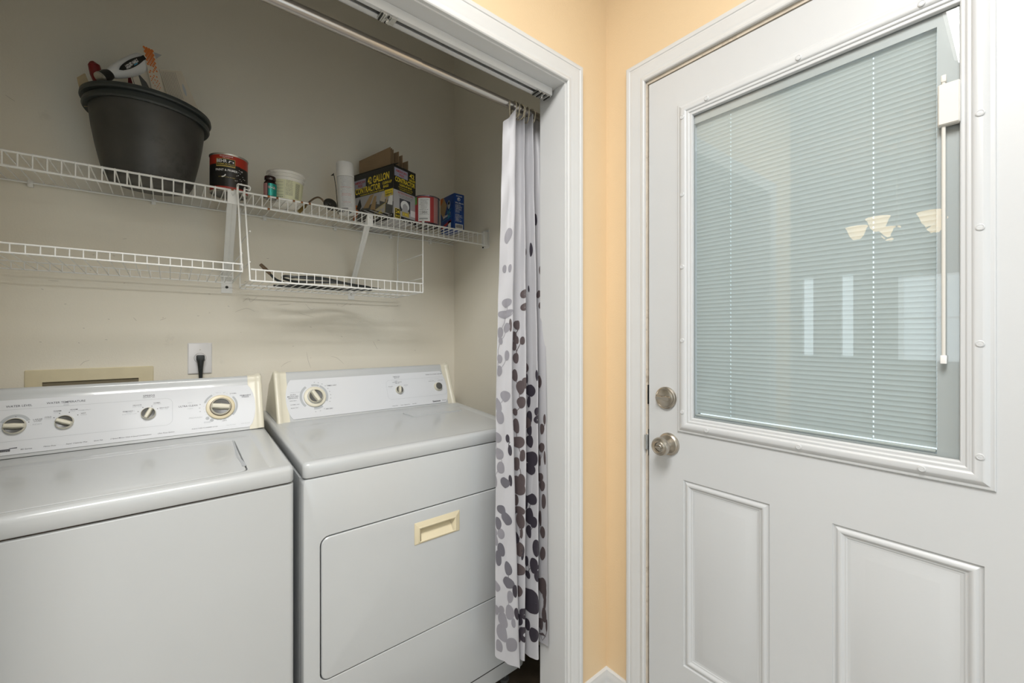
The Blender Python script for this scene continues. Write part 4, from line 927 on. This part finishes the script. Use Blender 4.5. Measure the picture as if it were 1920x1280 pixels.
b.rect(fRr, 0, LB, .122, HB, M['black']); b.rect(fRr, 0, LB, 0, .122, M['greyp']); g1 = lay(fRr, .0003); g2 = lay(fRr, .0006); g3 = lay(fRr, .0009)
b.rect(g1, .004, .078, .178, .212, M['lav']); b.text('AMERICAN', .0095, g2, M['redp'], .041, .201, bold=.03, width=.060); b.text('PRIDE', .0095, g2, M['redp'], .043, .187, bold=.03, width=.026)
b.text('42', .018, g1, M['yellow'], .102, .202, bold=.03, width=.028); b.text('GALLON', .0095, g1, M['yellow'], .103, .184, bold=.04, width=.034); b.text('CONTRACTOR', .0185, g1, M['yellow'], .064, .166, bold=.034, width=.112)
b.text('CLEAN-UP BAGS', .0085, g1, M['yellow'], .066, .148, bold=.03, width=.070); b.text('TOUGH BAGS FOR THE', .0045, g1, M['yellow'], .066, .137, width=.080); b.text('TOUGHEST CLEANUPS', .0045, g1, M['yellow'], .066, .129, width=.070)
b.text('RETENTION FLAPS', .0075, g1, M['redp'], .066, .114, bold=.02, width=.084); b.text('HOLD THE BAG OPEN WITH EASE', .0035, g1, M['print'], .066, .104, width=.080); b.text('AND KEEP THE BAG IN PLACE', .0035, g1, M['print'], .066, .098, width=.070)
b.rect(g1, .032, .092, .040, .092, M['print']); b.add([g2(.062+.024*math.cos(rad(a)), .066+.022*math.sin(rad(a))) for a in range(0, 360, 24)], [tuple(range(15))], M['printw'])
b.add([g3(*p) for p in ((.044, .040), (.080, .040), (.076, .068), (.062, .076), (.050, .068))], [tuple(range(5))], M['greyp'])
b.rect(g1, .006, .036, .006, .046, M['yellow']); b.rect(g2, .008, .034, .008, .044, M['black']); b.text('24', .0140, g3, M['yellow'], .021, .033, bold=.04, width=.020); b.text('BAGS', .0085, g3, M['yellow'], .021, .016, bold=.03, width=.020)
b.rect(g2, .046, .086, .022, .046, M['gold']); b.text('3 MIL', .0100, g3, M['yellow'], .066, .031, width=.030, bold=.03); b.rect(g1, .040, LB, 0, .018, M['black']); b.text('32.75 IN x 48.5 IN', .0050, g3, M['printw'], .084, .010, width=.056); b.rect(g1, .094, .122, .030, .056, M['printw'])
b.build('side_print', box)
b = MB(); b.loft([[bw(-.002, 0, HB-.001), bw(-.002, LA, HB-.001), bw(-.002, LA, HB+.001), bw(-.002, 0, HB+.001)], [bw(.030, 0, HB+.014), bw(.018, LA, HB-.020), bw(.018, LA, HB-.018), bw(.030, 0, HB+.016)]], M['black'], True, True)
b.add([bw(-.0022, .060, HB-.0005), bw(-.0022, LA-.01, HB-.0005), bw(.010, LA-.01, HB-.0045), bw(.016, .06, HB+.0075)], [(0, 1, 2, 3)], M['gold']); b.build('front_flap', box)
# cardboard sheets standing in the carton
sh = []
spec = [(.010, .030, .225, .286, .302), (.018, .030, .225, .282, .300), (.026, .030, .225, .280, .298), (.046, .02, .20, .290, .294), (.066, .02, .20, .282, .286), (.090, .012, .15, .262, .268)]
for k, (a, c0, c1, hl, hr) in enumerate(spec):
    b = MB(); t_ = Vector(e1)*.0028
    P4 = [bw(a, c1, .004), bw(a, c0, .004), bw(a, c0, hr), bw(a, c1, hl)]
    b.prism(P4, t_, M['card'])
    tag(b.build('cardboard_sheet'), ['tallest brown cardboard sheet, nearest the lettered 42 GALLON face of the carton', 'brown cardboard sheet pressed right behind the tallest one in the carton', 'brown cardboard sheet in third place behind the tallest, edges touching', 'shorter brown cardboard sheet standing apart in the middle of the carton', 'short brown cardboard sheet, next but one to the red can in the carton', 'lowest brown cardboard sheet at the red can side of the carton'][k], 'cardboard', 'cardboard sheets in the contractor bag box')
# red can
cx, cy, z0, r, h = .8745, 1.665, zs(.87)+.0035, .0560, .122
fc = facing(cx, cy); n = 72
def rm(i, j):
    a = (2*pi*(j+.5)/n-fc+pi) % (2*pi)-pi; u = a*r
    if u < -.046: return M['green'] if i > 16 else M['redp']
    if u > .034: return M['pink'] if u < .055 else M['tin']
    return M['redp']
rc = empty('red_can', (cx, cy, z0), 'red paint can with white text label, between the two printed boxes', 'can')
b = MB(); can_mesh(b, cx, cy, z0, r, h, n, 24, rm, M['rimp']); b.build('can_body', rc)
b = MB(); f = cylmap(cx, cy, r*.985, z0, fc, .0006); fe = cylmap(cx, cy, r*.985, z0, fc, .0010); b.rect(f, -.038, .014, .010, .110, M['printw'], 12); random.seed(2)
for k in range(13): b.text(''.join(random.choice('abcdefgh mnoprstu ') for _ in range(18)), .0028, fe, M['print'], -.012+random.uniform(-.002, .002), .040+.0052*k, width=random.uniform(.024, .042))
for k in range(22): b.rect(fe, -.032+.0017*k, -.0312+.0017*k, .018, .024, M['print'])
b.text('201', .0080, fe, M['dgrey'], -.010, .048, width=.020)
b.build('label_print', rc)
# blue box
bx0, bx1, by0, by1 = .991, 1.044, 1.626, 1.748; z0 = zs(1.0)+.0035; hb = .163
bb = empty('drain_cleaner_box', ((bx0+bx1)/2, (by0+by1)/2, z0), 'tall blue carton standing at the right end of the shelf', 'box')
b = MB(); b.rbox(bx0, bx1, by0, by1, z0, z0+hb, .0012, M['blue']); b.build('carton', bb)
b = MB(); g1 = lambda u, v: Vector((bx0+u, by0-.0005, z0+v)); g2 = lambda u, v: Vector((bx0-.0005, by1-u, z0+v)); g3 = lambda u, v: Vector((bx0-.0009, by1-u, z0+v)); ge = lambda u, v: Vector((bx0+u, by0-.0009, z0+v))
b.arc(g1, .024, .138, .0060, .0078, 0, 360, M['printw'], 20); b.text('P', .008, ge, M['printw'], .024, .138, bold=.04); b.text('ADVANCED', .0045, g1, M['printw'], .026, .152, width=.032, bold=.03); b.text('Wire Mount', .0065, g1, M['printw'], .027, .1215, width=.044, bold=.015, rot=-.0)
random.seed(9)
for k in range(20):
    if k == 9: continue
    b.text(''.join(random.choice('abcdefgh mnoprstu ') for _ in range(15)), .0030, g1, M['printw'], .006, .040+.0040*k-.002, al='L', width=random.uniform(.020, .038))
b.rect(g1, .006, .046, .004, .026, M['printw'])
for k in range(17): b.rect(ge, .009+.0020*k, .0100+.0020*k+(.0005 if k % 3 == 0 else 0), .008, .024, M['print'])
b.add([g2(*p) for p in ((.0, .100), (0, .163), (.030, .163), (.060, .120), (.030, .060))], [tuple(range(5))], M['tan']); b.add([g3(*p) for p in ((.0, .130), (0, .163), (.025, .163), (.022, .145))], [tuple(range(4))], M['orangep'])
b.add([g3(.078+.012*math.cos(rad(a)), .120+.020*math.sin(rad(a))) for a in range(0, 360, 30)], [tuple(range(12))], M['printg']); b.add([g3(.078+.007*math.cos(rad(a))-.0, .128+.008*math.sin(rad(a))) for a in range(0, 360, 30)], [tuple(range(12))], M['printw'])
b.arc(g3, .078, .112, .020, .0225, -150, -30, M['cyan'], 12); b.add([g3(*p) for p in ((.062, .090), (.090, .100), (.086, .060), (.070, .055))], [(0, 1, 2, 3)], M['cyan'])
b.text('Advanced!', .0130, g3, M['printw'], .058, .075, width=.066, bold=.04, rot=.12); b.add([g3(*p) for p in ((.015, .055), (.095, .066), (.095, .063), (.015, .052))], [(0, 1, 2, 3)], M['cyan'])
b.add([g3(*p) for p in ((.010, .030), (.096, .048), (.096, .038), (.010, .014))], [(0, 1, 2, 3)], M['redp']); b.rect(g3, .070, .094, .010, .040, M['printw']); b.rect(g3, .070, .094, .036, .044, M['orangep'])
b.build('label_print', bb)

# ------------------------------------------------------------------ black planter and what is in it
cx, cy = -.0490, 1.7480; z0 = zs(-.05)+.0035
pot = empty('planter_pot', (cx, cy, z0), 'large black plastic planter at the left of the shelf, filled with odds and ends', 'planter')
b = MB(); b.lathe([(.0001, 0), (.088, 0), (.100, .004), (.108, .020), (.1170, .060), (.1250, .100), (.1330, .150), (.1380, .195), (.1390, .214), (.1350, .214), (.1310, .150), (.1150, .060), (.105, .020), (.0001, .012)], M['blackpl'], 72, (cx, cy, z0), cap0=False, cap1=False); b.build('pot_body', pot)
b = MB(); b.lathe([(.1385, .208), (.1500, .205), (.1530, .210), (.1520, .219), (.1440, .2205), (.1440, .228), (.1550, .2290), (.1575, .233), (.1565, .242), (.1500, .2460), (.1400, .2440), (.1360, .236), (.1345, .210)], M['blackrim'], 72, (cx, cy, z0), cap0=False, cap1=False); b.build('pot_rim', pot)
def th_slab(name, pts, th, m, label, cat, y=1.75, fn=None, group=None):
    P3 = [at(px, py, y=yy) for px, py, yy in pts]
    n_ = (P3[1]-P3[0]).cross(P3[2]-P3[0]).normalized()
    if n_.y > 0: n_ = -n_
    b = MB(); b.prism(P3, -n_*th, m)
    if fn: fn(b, P3, n_)
    return tag(b.build(name), label, cat, group)
# wooden stick
th_slab('paint_stick', [(146, 146, 1.72), (160, 138, 1.72), (171, 165, 1.74), (178, 200, 1.75), (158, 200, 1.75)], .006, M['wood'], 'short tan wooden paint stick poking out at the left of the black planter', 'stick')
# red handle
b = MB(); p = [at(172, 116, y=1.73), at(176, 122, y=1.73), at(181, 140, y=1.735), at(190, 158, y=1.74), at(200, 185, y=1.75)]
b.tube(p, [.006, .0135, .0150, .0160, .0150], M['dred'], 14); tag(b.build('tool_handle'), 'dark red rounded tool handle sticking up from the black planter', 'tool handle')
# glue bottle lying over the rim
gb = empty('glue_bottle', (-.06, 1.68, 1.96), 'white glue bottle with black label, lying nozzle down across the planter rim', 'bottle')
A0 = at(206, 139, y=1.665); A1 = at(272, 116, y=1.72); ax = (A1-A0).normalized(); up_ = Vector((0, 0, 1)); up_ = (up_-ax*up_.dot(ax)).normalized(); sd = ax.cross(up_)
b = MB(); rings = []
for t, hw, hd in ((0, .010, .010), (.06, .014, .012), (.25, .020, .016), (.5, .024, .018), (.8, .027, .018), (.95, .026, .016), (1, .021, .011)):
    c = A0.lerp(A1, t); rings.append([c+up_*hw*math.cos(2*pi*j/28)+sd*hd*math.sin(2*pi*j/28) for j in range(28)])
b.loft(rings, M['spray'], True, True); b.build('bottle_body', gb)
b = MB(); n_ = sd if sd.y < 0 else -sd
def gm(u, v, d): return A0.lerp(A1, u)+up_*v+n_*d
b.add([gm(.14+.80*t, .004+.008*t+(.0095*math.sin(pi*min(t*1.0, .88))**.55), .0195) for t in [k/10 for k in range(11)]]+[gm(.14+.80*t, .004+.008*t-(.0095*math.sin(pi*min(t, .88))**.55), .0200) for t in [k/10 for k in range(10, -1, -1)]], [tuple(range(22))], M['black'])
Lm_ = (A1-A0).length
fg = lambda u, v: gm(.55+u/Lm_, .0085+.12*u+v, .0208)
b.text('LIQUID NAILS', .0075, fg, M['printw'], -.004, 0, width=.050, bold=.04); b.rect(fg, .0, .014, -.007, -.0045, M['cyan']); b.text('STRONG', .003, fg, M['printw'], -.022, -.0045, width=.018)
b.build('bottle_label', gb)
b = MB(); c0 = A0-ax*.000; b.tube([c0, c0-ax*.012, c0-ax*.030], [.0125, .0150, .0145], M['black'], 16); b.tube([c0-ax*.030, c0-ax*.037], [.0150, .0140], M['tin'], 16); b.build('bottle_cap', gb)
# picture card
def cardpic(b, P3, n_):
    o = P3[0]; u = P3[1]-P3[0]; v = P3[3]-P3[0]
    f = lambda a, c: o+u*a+v*c+n_*.0008
    b.add([f(*q) for q in ((.40, .12), (.50, .28), (.72, .55), (.80, .85), (.45, .95), (.42, .5))], [tuple(range(6))], M['dgrey'])
    b.add([f(*q) for q in ((.05, .02), (.08, .02), (.10, .98), (.07, .98))], [tuple(range(4))], M['dgrey'])
th_slab('picture_card', [(240, 128, 1.70), (276, 126, 1.71), (290, 180, 1.71), (256, 180, 1.70)], .0012, M['paper'], 'cream card with a dark figure drawing, in the planter left of the dotted strip', 'card', fn=cardpic)
th_slab('red_block', [(240, 140, 1.735), (254, 142, 1.735), (256, 180, 1.735), (240, 180, 1.735)], .010, M['dred'], 'dark red block glimpsed between glue bottle and picture card', 'block')
def dots(b, P3, n_):
    o = P3[0]; u = P3[1]-P3[0]; v = P3[3]-P3[0]; f = lambda a, c: o+u*a+v*c+n_*.0009
    random.seed(4)
    for r_ in range(20):
        for c_ in range(4):
            a = .14+.24*c_+(.12 if r_ % 2 else 0); cc = .02+.045*r_
            if a > .96 or cc > .97: continue
            s = .13*(1-.035*r_)
            if r_ > 8 and random.random() < .35: continue
            b.add([f(a+s*math.cos(k*pi/4), cc+s*.26*math.sin(k*pi/4)) for k in range(8)], [tuple(range(8))], M['orangep'])
th_slab('dotted_strip', [(267, 86, 1.70), (288, 95, 1.70), (309, 176, 1.70), (286, 172, 1.70)], .0015, M['paper'], 'cream strip with orange dot pattern standing tallest in the planter', 'strip', fn=dots)
th_slab('clear_sheet', [(284, 96, 1.735), (303, 103, 1.735), (288, 113, 1.735), (268, 175, 1.735), (262, 170, 1.735)], .0012, M['greyp'], 'grey-white sheet corner peeking out behind the dotted strip', 'sheet')
def booktext(b, P3, n_):
    o = P3[0]; u = P3[1]-P3[0]; v = P3[3]-P3[0]; f = lambda a, c: o+u*a+v*c+n_*.0009
    for k in range(9):
        a = .06+.075*k
        b.add([f(a, .06), f(a+.012, .06), f(a+.012, .92), f(a, .92)], [(0, 1, 2, 3)], M['print'] if k % 4 else M['dgrey'])
    b.add([f(.86+.06*math.cos(t), .62+.20*math.sin(t)) for t in [2*pi*k/12 for k in range(12)]], [tuple(range(12))], M['printg'])
th_slab('instruction_sheet', [(299, 130, 1.72), (340, 133, 1.725), (372, 205, 1.725), (318, 190, 1.72)], .002, M['paper'], 'cream instruction sheet with fine print at the right of the planter', 'sheet', fn=booktext)

# ------------------------------------------------------------------ curtain rod, rings, curtain
rod = empty('curtain_rod', (.35, 1.06, 2.0), 'brushed steel tension rod across the closet just inside the opening', 'curtain rod')
RZ, RY = 2.0110, 1.060
MB().tube([(XL+.006, RY, RZ), (.5355, RY, RZ)], .0140, M['steel'], 28).build('rod_tube', rod)
MB().tube([(.5345, RY, RZ), (WX-.006, RY, RZ)], .0120, M['steel'], 28).build('rod_tube', rod, 'thinner inner tube of the rod')
for xx, d in ((XL, 1), (WX, -1)): MB().lathe([(.022, 0), (.022, .006), (.016, .010)], M['steel'], 28, (xx, RY, RZ), (d, 0, 0), (0, 1, 0)).build('rod_end', rod)
def ringmesh(x, tilt, hang, label):
    b = MB(); c = Vector((x, RY+.001, RZ-.0055-hang)); pts = []
    for k in range(28):
        a = 2*pi*k/28; pts.append(c+Vector((.0200*math.cos(a)*math.sin(tilt), .0200*math.cos(a)*math.cos(tilt), .0200*math.sin(a)+(-.010 if math.sin(a) < -.5 else 0))))
    b.tube(pts, .0019, M['ring'], 8, True); return tag(b.build('curtain_ring'), label, 'curtain ring', 'curtain rings on the rod')
ringmesh(.858, .75, .004, 'clear beige curtain ring hanging widest at the left end of the bunch')
for x, t in ((.873, .2), (.880, -.15), (.889, .35), (.898, -.25), (.908, .1), (.930, .3), (.948, -.2)): ringmesh(x, t, 0, 'clear beige curtain ring bunched on the rod above the gathered curtain')
# curtain: fold nodes given in plan at the top, middle and bottom (sight-line column, distance)
ND = [  # (top col, y) (mid col, y) (bottom col, y)
 ((944, 1.062), (930, 1.050), (928, 1.045)), ((956, 1.052), (945, 1.043), (950, 1.036)), ((968, 1.042), (960, 1.033), (974, 1.026)), ((960, 1.090), (953, 1.082), (966, 1.070)),
 ((976, 1.064), (974, 1.048), (974, 1.046)), ((983, 1.048), (987, 1.030), (984, 1.032)), ((975, 1.096), (979, 1.080), (976, 1.072)), ((990, 1.068), (998, 1.036), (995, 1.022)),
 ((999, 1.050), (1009, 1.012), (1010, .996)), ((990, 1.096), (1001, 1.066), (1001, 1.046)), ((1006, 1.068), (1013, 1.016), (1018, 1.000)), ((1017, 1.060), (1024, .988), (1028, .970))]
ZT = [1.945, 1.965, 2.000, 2.004, 1.990, 2.004, 2.004, 2.004, 2.006, 2.004, 2.005, 2.006]
ZBt = [.264, .225, .192, .200, .205, .200, .205, .208, .214, .235, .250, .262]
def plan(col, y): p = at(col, 600, y=y); return Vector((p.x, p.y))
PT = [[plan(*nd[k]) for nd in ND] for k in range(3)]
def cat(a, b_, c, d, t): return .5*((2*b_)+(c-a)*t+(2*a-5*b_+4*c-d)*t*t+(3*b_-a-3*c+d)*t**3)
NN = len(ND)
def cs(s, arr):
    s = min(max(s, 0), NN-1-1e-6); i = int(s); t = s-i; t = t*t*(3-2*t)*.5+t*.5
    return cat(arr[max(i-1, 0)], arr[i], arr[i+1], arr[min(i+2, NN-1)], t) if True else arr[i].lerp(arr[i+1], t)
def cloth(s, v):     # s fold coordinate, v 0 top..1 bottom
    zt = ZT[int(s)]+(ZT[min(int(s)+1, NN-1)]-ZT[int(s)])*(s-int(s)); zb_ = ZBt[int(s)]+(ZBt[min(int(s)+1, NN-1)]-ZBt[int(s)])*(s-int(s))
    z = zt+(zb_-zt)*v
    q = (2.0-z)/1.8
    if q < .5: p = cs(s, PT[0]).lerp(cs(s, PT[1]), max(q, 0)*2)
    else: p = cs(s, PT[1]).lerp(cs(s, PT[2]), min(q*2-1, 1.05))
    wob = .0016*math.sin(v*23+s*1.7)*math.sin(s*2.1+v*5)+.0010*math.sin(v*61+s*3)
    return Vector((p.x+wob*.3, p.y+wob, z))
NS, NV = 165, 150
SM = NN-1-1e-4
b = MB(); g = [[cloth(SM*i/NS, j/NV) for i in range(NS+1)] for j in range(NV+1)]
b.loft(g, M['cloth'], closed=False)
# hem bands along the bottom and the leading fold
def cn(s, v):
    e = .01; a = cloth(min(s+e, SM), v)-cloth(max(s-e, 0), v); c = cloth(s, min(v+e, 1))-cloth(s, max(v-e, 0)); n_ = a.cross(c)
    n_.normalize(); return -n_ if n_.dot(Vector((0, 0, CAMZ))-cloth(s, v)) < 0 else n_
def off(s, v, d):
    n_ = cn(s, v)
    return cloth(s, v)+n_*d
def proj(p):
    d = p-Vector((0, 0, CAMZ)); w_ = d.dot(FW); return 960+FPX*d.dot(RT)/w_, HY-FPX*d.z/w_
strips = [(0, 2.0), (3.15, 5.0), (6.15, 8.0), (9.15, 11-1e-3)]
# table of visible positions
def locate(px, py):
    best = None
    for a, c in strips:
        for i in range(25):
            s = min(a+(c-a)*i/24, SM)
            v0, v1 = 0., 1.
            for _ in range(18):
                vm = (v0+v1)/2
                if proj(cloth(s, vm))[1] < py: v0 = vm
                else: v1 = vm
            p = cloth(s, v0); q = proj(p); e = abs(q[0]-px)+p.y*.5
            if best is None or e < best[0]: best = (e, s, v0)
    return best[1], best[2]
def sdist(s, v):  # metres per unit s
    e = .05; a = cloth(max(s-e, 0), v); c = cloth(min(s+e, SM), v); return max((c-a).length/(min(s+e, SM)-max(s-e, 0)), .006)
def leaf(px, py, rx, ry, m, rot=0):
    s, v = locate(px, py); k = sdist(s, v); p = cloth(s, v); dist = (p-Vector((0, 0, CAMZ))).dot(FW)
    # foreshortening of the strip: metres along the cloth per pixel
    q0 = proj(cloth(max(s-.05, 0), v))[0]; q1 = proj(cloth(min(s+.05, SM), v))[0]; ppm = max(abs(q1-q0)/((min(s+.05, SM)-max(s-.05, 0))*k), 250)
    au = min(rx/ppm, rx/FPX*dist*1.2); av = ry/FPX*dist; H = 1.75; rings = [[], [], []]
    n = 26; ph = (px*7+py*3) % 6.28
    for j in range(n):
        a = 2*pi*j/n; rw = 1.13*(1+.05*math.sin(2*a+ph)+.03*math.sin(3*a+2*ph))
        cu_, cv_ = au*rw*math.cos(a), av*rw*math.sin(a); cu_, cv_ = cu_*math.cos(rot)-cv_*math.sin(rot)*.6, cu_*math.sin(rot)+cv_*math.cos(rot)
        for q, t in enumerate((.34, .68, 1)):
            ss = min(max(s+cu_*t/k, 0), SM); vv = min(max(v+cv_*t/H, 0), .985); rings[q].append(off(ss, vv, .0008+.0001*((int(px)*3+int(py)) % 5)))
    b.loft(list(reversed(rings)), m, False, True)
def stem(x0, y0, x1, y1, m, w=.9):
    pts = []
    for i in range(7):
        t = i/6; bx_ = x0+(x1-x0)*t+3*math.sin(pi*t)*(1 if (x0+y0) % 2 > 1 else -1); by_ = y0+(y1-y0)*t
        s, v = locate(bx_, by_); pts.append((s, v))
    if max(p[0] for p in pts)-min(p[0] for p in pts) > 1.9: return
    vs = []
    for s, v in pts:
        k = sdist(s, v); h_ = .0012*w/k; vs += [off(max(s-h_, 0), v, .0007), off(min(s+h_, SM), v, .0007)]
    b.add(vs, [(2*i, 2*i+1, 2*i+3, 2*i+2) for i in range(6)], m)
LA_ = "145,730,16,33,g 130,902,10,20,g 157,898,8,20,g 292,645,13,27,d 265,802,8,32,d 228,815,13,25,t 320,908,10,24,t 136,1080,15,22,g 235,1030,14,20,t 254,1005,4,15,d 133,1140,18,20,g 236,1098,13,18,t 307,1033,8,17,t 315,1092,13,15,t 195,1194,13,22,t 103,1228,13,22,g 178,1250,12,20,t"
LB_ = "320,175,17,27,t 275,175,8,40,t 301,242,14,22,t 318,274,17,22,t 354,279,18,23,t 301,315,14,27,t 245,195,18,30,g 203,225,17,33,g 207,280,13,22,g 312,395,18,32,t 198,400,16,28,g 246,378,15,32,g 358,460,22,36,t 200,480,16,32,g 303,510,19,34,t 470,553,17,38,t 452,510,7,30,d 388,530,7,30,d 343,590,22,43,t 375,560,12,35,t 413,612,22,36,d 440,628,22,45,d 395,685,12,35,d 236,650,22,32,g 345,690,27,36,t 189,710,18,45,g 307,753,16,20,t 450,750,10,25,d 405,787,20,36,d 204,787,27,43,g 455,803,10,24,d 503,803,9,30,t 353,822,23,38,t 315,847,22,42,t 484,867,20,30,t 448,857,9,20,d 405,878,18,30,d 182,922,19,32,g 412,950,23,37,d 333,957,27,34,t 255,930,12,25,d 273,945,10,35,d 272,1010,12,32,d 481,990,20,30,t 440,1020,26,42,d 422,1065,28,40,d 198,1032,28,36,g 353,1045,20,35,t 471,1075,10,35,t 503,1060,8,40,t 320,1100,28,38,t 207,1125,27,36,g 415,1135,22,35,d 235,1225,18,30,h 275,1210,10,35,d 478,1190,22,28,t 485,1245,22,30,t 315,1225,26,40,t 345,1215,26,42,t 330,1265,32,36,t 165,1215,9,35,g"
LC_ = "375,178,20,30,d 345,195,11,35,d 282,182,18,28,t 262,240,16,25,d 302,245,18,22,t 193,240,27,25,h 220,295,20,33,h 170,320,17,35,h 305,305,20,43,t 366,280,26,42,d 392,275,22,46,d 382,315,24,30,d 427,292,12,40,t 445,190,18,38,t 362,372,18,32,d 438,375,20,30,t 192,385,22,27,g 155,370,12,20,g 150,415,14,35,g 257,390,12,42,d 312,382,8,28,t 406,472,18,46,d 440,503,20,36,t 303,480,16,38,t 187,480,24,36,h 168,530,20,40,h 262,505,12,35,d 322,500,8,40,d 345,548,12,28,d 385,575,27,42,d 412,605,12,30,d 298,600,22,30,t 225,592,20,36,h 353,630,18,20,d 408,640,11,30,d 160,698,18,28,g 227,678,30,30,h 275,728,14,32,d 298,728,14,28,t 440,695,24,45,t 452,735,18,40,t 410,715,12,28,d 345,752,26,34,d 372,758,24,34,d 246,762,18,32,g 370,823,28,34,d 325,820,12,45,d 456,795,11,38,t 410,820,8,35,d 285,865,14,30,d 160,840,16,28,g 192,840,20,22,g 240,855,25,40,g 205,900,32,38,g 330,865,18,30,d 447,870,22,38,t 350,928,22,28,d 300,900,12,32,d 432,925,22,30,t 465,935,8,32,t 200,978,38,46,g 297,995,16,35,t 332,990,20,38,d 385,990,32,38,d 440,1025,24,40,t 248,1050,37,38,g 180,1060,20,40,g 268,920,12,25,g"
CM = {'g': M['cg'], 'h': M['ch'], 't': M['ct'], 'd': M['cd']}
for src, ox, oy, sc_ in ((LA_, 900, 180, 2.782), (LB_, 880, 560, 3.555), (LC_, 880, 880, 3.2)):
    L = [q.split(',') for q in src.split()]; L = [(ox+float(a)/sc_, oy+float(c)/sc_, float(d)/sc_, float(e)/sc_, k) for a, c, d, e, k in L]
    for a, c, d, e, k in L: leaf(a, c, d, e, CM[k], random.uniform(-.2, .2))
    for i, (a, c, d, e, k) in enumerate(L):      # stems join a leaf to the next one of its colour below
        for a2, c2, d2, e2_, k2 in L[i+1:]:
            if k2 == k and 12 < c2-c < 34 and abs(a2-a) < 16: stem(a, c, a2, c2, CM[k]); break
tag(b.build('shower_curtain', smooth=80), 'sheer white curtain with grey and plum leaf print, bunched at the right of the closet', 'curtain')

# ------------------------------------------------------------------ lamps of the room, plus an added fill box
ch = empty('chandelier', (-1.95, .62, 2.0), 'brass chandelier with glowing bell shades in the dining area', 'chandelier')
b = MB(); b.tube([(-1.95, .62, CEI), (-1.95, .62, 2.02)], .006, M['nickel'], 8); b.lathe([(.02, 0), (.035, .03), (.015, .08)], M['nickel'], 20, (-1.95, .62, 2.0)); b.lathe([(.06, 0), (.055, .02)], M['nickel'], 20, (-1.95, .62, CEI-.02)); b.build('stem', ch)
for k in range(5):
    a = 2*pi*k/5+.3; c = Vector((-1.95+.24*math.cos(a), .62+.24*math.sin(a), 2.0))
    b = MB(); b.tube(curve([(-1.95, .62, 2.03), (-1.95+.12*math.cos(a), .62+.12*math.sin(a), 1.99), (c.x, c.y, 2.03)]), .005, M['nickel'], 8); b.build('arm', ch)
    b = MB(); b.lathe([(.022, 0), (.045, .03), (.060, .08), (.072, .10), (.069, .10), (.055, .08), (.040, .03)], M['shade'], 24, (c.x, c.y, 2.03), cap1=False); b.build('lamp_shade', ch)
def flush_lamp(cx, cy, label):
    cl = empty('ceiling_light', (cx, cy, CEI), label, 'ceiling light')
    MB().box(cx-.59, cx+.59, cy-.31, cy+.31, CEI-.03, CEI, M['trim']).build('lamp_base', cl)
    b = MB(); b.loft([[(x, y, z) for x, y in rr(cx-.565+i, cx+.565-i, cy-.285+i, cy+.285-i, .03, 4)] for z, i in ((CEI-.03, 0), (CEI-.07, 0), (CEI-.08, .01))], M['lampd'], False, True); b.build('lamp_diffuser', cl)
flush_lamp(.28, -1.27, 'long flush ceiling light box behind the photographer, by the patio door')
flush_lamp(-.30, -.05, 'long flush light box added above the photographer as fill')  # added fixture housing the overhead fill, out of view
for o in bpy.data.objects:
    if '_o' in o: del o['_o']
